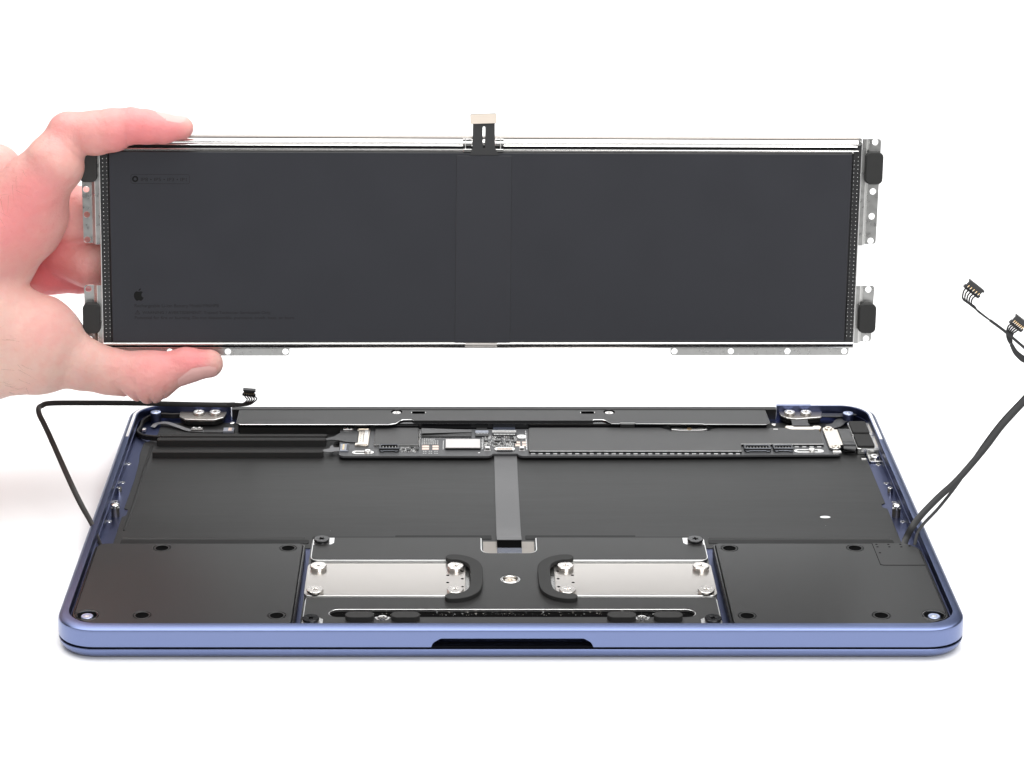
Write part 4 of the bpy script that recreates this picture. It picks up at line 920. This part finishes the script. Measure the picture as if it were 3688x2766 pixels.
# surface nets
ins = F < 0
cells = np.zeros((nx - 1, ny - 1, nz - 1), np.int8)
for dx in (0, 1):
    for dy in (0, 1):
        for dz in (0, 1): cells += ins[dx:nx - 1 + dx, dy:ny - 1 + dy, dz:nz - 1 + dz]
act = (cells > 0) & (cells < 8); idx = -np.ones(act.shape, np.int64); ids = np.argwhere(act); idx[act] = np.arange(len(ids))
acc = np.zeros((len(ids), 3)); cnt = np.zeros(len(ids)); corner = [(dx, dy, dz) for dx in (0, 1) for dy in (0, 1) for dz in (0, 1)]
for a in corner:
    for ax_ in range(3):
        if a[ax_]: continue
        c_ = list(a); c_[ax_] = 1; fa = F[tuple((ids + a).T)]; fb = F[tuple((ids + c_).T)]; m_ = (fa < 0) != (fb < 0)
        t_ = np.where(m_, fa / np.where(fa - fb == 0, 1, fa - fb), 0); pt = np.tile(np.array(a, float), (len(ids), 1)); pt[:, ax_] += t_
        acc[m_] += pt[m_]; cnt[m_] += 1
hv_ = lo + vox * (ids + acc / cnt[:, None])
quads = []
for ax_ in range(3):
    o1, o2 = [(1, 2), (2, 0), (0, 1)][ax_]
    sl0 = [slice(None)] * 3; sl1 = [slice(None)] * 3; sl0[ax_] = slice(0, -1); sl1[ax_] = slice(1, None)
    e0 = ins[tuple(sl0)]; e1 = ins[tuple(sl1)]; ed = np.argwhere(e0 != e1); fl = e0[tuple(ed.T)]
    ok = (ed[:, o1] > 0) & (ed[:, o2] > 0) & (ed[:, o1] < F.shape[o1] - 1) & (ed[:, o2] < F.shape[o2] - 1); ed, fl = ed[ok], fl[ok]
    d1 = np.zeros(3, int); d1[o1] = 1; d2 = np.zeros(3, int); d2[o2] = 1
    q = np.stack([idx[tuple((ed - d1 - d2).T)], idx[tuple((ed - d2).T)], idx[tuple(ed.T)], idx[tuple((ed - d1).T)]], 1)
    q[~fl] = q[~fl][:, ::-1]; quads.append(q)
quads = np.concatenate(quads)
# pull the vertices onto the exact surface
Pv = hv_.astype(np.float32)
for it in range(2):
    d0 = sdf(Pv); g_ = np.stack([sdf(Pv + np.eye(3, dtype=np.float32)[i] * .2) - d0 for i in range(3)], -1) / .2
    stp = np.clip(d0, -.6, .6)[:, None] * g_ / np.maximum((g_ ** 2).sum(-1, keepdims=True), .2)
    inside = (Pv[:, 0] > lo[0] + 2)[:, None]; Pv = Pv - np.where(inside, stp, 0).astype(np.float32)
me = bpy.data.meshes.new('person'); me.from_pydata([tuple(q) for q in Pv * K], [], quads.tolist()); me.polygons.foreach_set('use_smooth', [True] * len(me.polygons))
def blob(x, y, r, z=None, rz=14):
    v = np.exp(-(((Pv[:, 0] - x) ** 2 + (Pv[:, 1] - y) ** 2) / r ** 2))
    if z is not None: v *= np.exp(-((Pv[:, 2] - z) / rz) ** 2)
    return v
flush_shade = .62 * blob(-119, 79.5, 12) + .35 * blob(-109, 80, 6) + .55 * blob(-112, -2.0, 10) + .5 * blob(-103, -3, 6) + .5 * blob(-134, 80, 14) + .4 * blob(-126, -8, 12) + .4 * blob(-153, 84, 9) + .4 * blob(-158, 62, 12) \
    + .35 * blob(-168, 42, 16) + 1.3 * blob(-160, 27, 16, -34, 14) + .75 * blob(-148, 27, 14, -24, 14) + .35 * blob(-150, 46, 10, -24) + .42 * blob(-172, 52, 18) + .25 * blob(-160, 12, 12)  # skin flush; the extra red in the palm gap also paints its shade
pale = .9 * blob(-106, 84.5, 3.2) + .25 * blob(-190, 10, 22) + .2 * blob(-172, -8, 16) + .5 * blob(-104, -7.5, 3)
me.attributes.new('flush_shade', 'FLOAT', 'POINT').data.foreach_set('value', np.clip(flush_shade, 0, 1).astype(np.float32))
me.attributes.new('pale', 'FLOAT', 'POINT').data.foreach_set('value', np.clip(pale, 0, 1).astype(np.float32))
m = bpy.data.materials.new('skin'); m.use_nodes = True; nt = m.node_tree; bs_ = nt.nodes['Principled BSDF']
def node(t, **kw):
    n_ = nt.nodes.new(t)
    for k_, v_ in kw.items(): setattr(n_, k_, v_)
    return n_
tc = node('ShaderNodeTexCoord')
def attr(nm): a_ = node('ShaderNodeAttribute'); a_.attribute_name = nm; return a_.outputs['Fac']
def noise(scale, det=4):
    n_ = node('ShaderNodeTexNoise'); n_.inputs['Scale'].default_value = scale; n_.inputs['Detail'].default_value = det; nt.links.new(tc.outputs['Object'], n_.inputs['Vector']); return n_.outputs['Fac']
def mixc(fac, a, b_):
    x = node('ShaderNodeMix', data_type='RGBA')
    for s_, v_ in (('A', a), ('B', b_)):
        if isinstance(v_, tuple): x.inputs[s_].default_value = (*v_, 1)
        else: nt.links.new(v_, x.inputs[s_])
    if isinstance(fac, float): x.inputs['Factor'].default_value = fac
    else: nt.links.new(fac, x.inputs['Factor'])
    return x.outputs['Result']
def rng(v_, a, b_, c, d_):
    r_ = node('ShaderNodeMapRange'); nt.links.new(v_, r_.inputs['Value'])
    for k_, q in zip(('From Min', 'From Max', 'To Min', 'To Max'), (a, b_, c, d_)): r_.inputs[k_].default_value = q
    return r_.outputs['Result']
base = mixc(rng(noise(70), .35, .68, 0, 1), (.69, .485, .41), (.66, .40, .345))
base = mixc(rng(noise(260), .45, .7, 0, .45), base, (.68, .33, .29))
base = mixc(rng(noise(40, 2), .5, .7, 0, .3), base, (.60, .37, .36))
base = mixc(attr('pale'), base, (.80, .56, .47))
base = mixc(attr('flush_shade'), base, (.80, .215, .23))
nt.links.new(base, bs_.inputs['Base Color'])
bs_.inputs['Roughness'].default_value = .48; bs_.inputs['Specular IOR Level'].default_value = .4
bs_.inputs['Subsurface Weight'].default_value = .35; bs_.inputs['Subsurface Radius'].default_value = (1.0, .35, .2); bs_.inputs['Subsurface Scale'].default_value = .003
vo = node('ShaderNodeTexVoronoi'); vo.inputs['Scale'].default_value = 1500; nt.links.new(tc.outputs['Object'], vo.inputs['Vector'])
bp1 = node('ShaderNodeBump'); bp1.inputs['Strength'].default_value = .35; bp1.inputs['Distance'].default_value = .00012; nt.links.new(vo.outputs['Distance'], bp1.inputs['Height'])
bp2 = node('ShaderNodeBump'); bp2.inputs['Strength'].default_value = .75; bp2.inputs['Distance'].default_value = .0006; nt.links.new(noise(330, 3), bp2.inputs['Height']); nt.links.new(bp1.outputs['Normal'], bp2.inputs['Normal'])
nt.links.new(bp2.outputs['Normal'], bs_.inputs['Normal'])
me.materials.append(m); MATS['skin'] = m
hand = bpy.data.objects.new('person', me); COL.objects.link(hand); hand.matrix_world = BM
hand['label'] = 'hand reaching in from the left, index finger over and thumb under the battery'; hand['category'] = 'hand'
# nails follow the surface
def nail(axis0, axis1, dorsal, half, n1=14, n2=11, lift=.12, tip=.25):
    a = np.array(axis0, float); b_ = np.array(axis1, float); t = (b_ - a) / np.linalg.norm(b_ - a); dz = np.array(dorsal, float); dz -= t * (dz @ t); dz /= np.linalg.norm(dz); sd = np.cross(t, dz)
    top, bot = [], []
    for i in range(n1):
        s_ = i / (n1 - 1); c0 = a + (b_ - a) * s_
        wid = half * min(1, (.35 + 1.6 * s_) if s_ < .4 else 1.0) * (1 if s_ < .85 else 1 - (s_ - .85) * 1.6)
        for j in range(n2):
            th = math.radians(wid * (2 * j / (n2 - 1) - 1)); dr = dz * math.cos(th) + sd * math.sin(th)
            lo_, hi_ = 0.0, 14.0
            for k_ in range(22):
                mid = (lo_ + hi_) / 2
                if float(sdf((c0 + dr * mid).astype(np.float32)[None])[0]) < 0: lo_ = mid
                else: hi_ = mid
            top.append(c0 + dr * (lo_ + lift * (1 if 0 < j < n2 - 1 else .1) * (1 if i else .1))); bot.append(c0 + dr * (lo_ - .3))
    q = MB(); fs = [(i * n2 + j, i * n2 + j + 1, (i + 1) * n2 + j + 1, (i + 1) * n2 + j) for i in range(n1 - 1) for j in range(n2 - 1)]
    q.add(top, fs, 'nail'); nn_ = n1 * n2
    q.add(top + bot, [(i * n2, (i + 1) * n2, nn_ + (i + 1) * n2, nn_ + i * n2) for i in range(n1 - 1)] + [(i * n2 + n2 - 1, (i + 1) * n2 + n2 - 1, nn_ + (i + 1) * n2 + n2 - 1, nn_ + i * n2 + n2 - 1) for i in range(n1 - 1)]
          + [((n1 - 1) * n2 + j, (n1 - 1) * n2 + j + 1, nn_ + (n1 - 1) * n2 + j + 1, nn_ + (n1 - 1) * n2 + j) for j in range(n2 - 1)], 'nail')
    return q.build('fingernail', hand, 60)
nail((-118.2, 81.9, 2), (-107.3, 81.5, 2.5), (0.05, .93, -.05), 62)
o = nail((-111.8, -6.4, 3), (-97.6, -4.9, 3), (-.05, -.80, .55), 58); o.name = 'thumbnail'
# fine hairs on the back of the hand
random.seed(21); hb = MB()
cand = np.argwhere((Pv[:, 2] > -6) & (((Pv[:, 0] < -164) & (Pv[:, 1] > 50) & (Pv[:, 1] < 76)) | ((Pv[:, 0] < -166) & (Pv[:, 1] < 10)))).ravel()
d0 = sdf(Pv[cand]); Ng = np.stack([sdf(Pv[cand] + np.eye(3, dtype=np.float32)[i] * .3) - d0 for i in range(3)], -1); Ng /= np.linalg.norm(Ng, axis=1, keepdims=True) + 1e-6
for _i in range(400):
    k_ = random.randrange(len(cand)); p_ = Vector(Pv[cand[k_]]); n_ = Vector(Ng[k_])
    if n_.z < .15: continue
    ang = random.gauss(-1.0 if p_.y > 30 else -.5, .45); t_ = Vector((math.cos(ang), math.sin(ang), 0)); t_ = (t_ - n_ * t_.dot(n_)).normalized(); L_ = random.uniform(3, 7.5); sd_ = t_.cross(n_) * random.uniform(-1.6, 1.6)
    hb.tube(catmull([p_ - n_ * .1, p_ + t_ * L_ * .3 + n_ * .4 + sd_ * .15, p_ + t_ * L_ * .65 + n_ * .6 + sd_ * .55, p_ + t_ * L_ + n_ * .45 + sd_ * 1.2], 3), .032, 'hair', 4, scale=lambda t: 1 - .75 * t)
o = hb.build('hand_hair', hand, 0); o['kind'] = 'stuff'
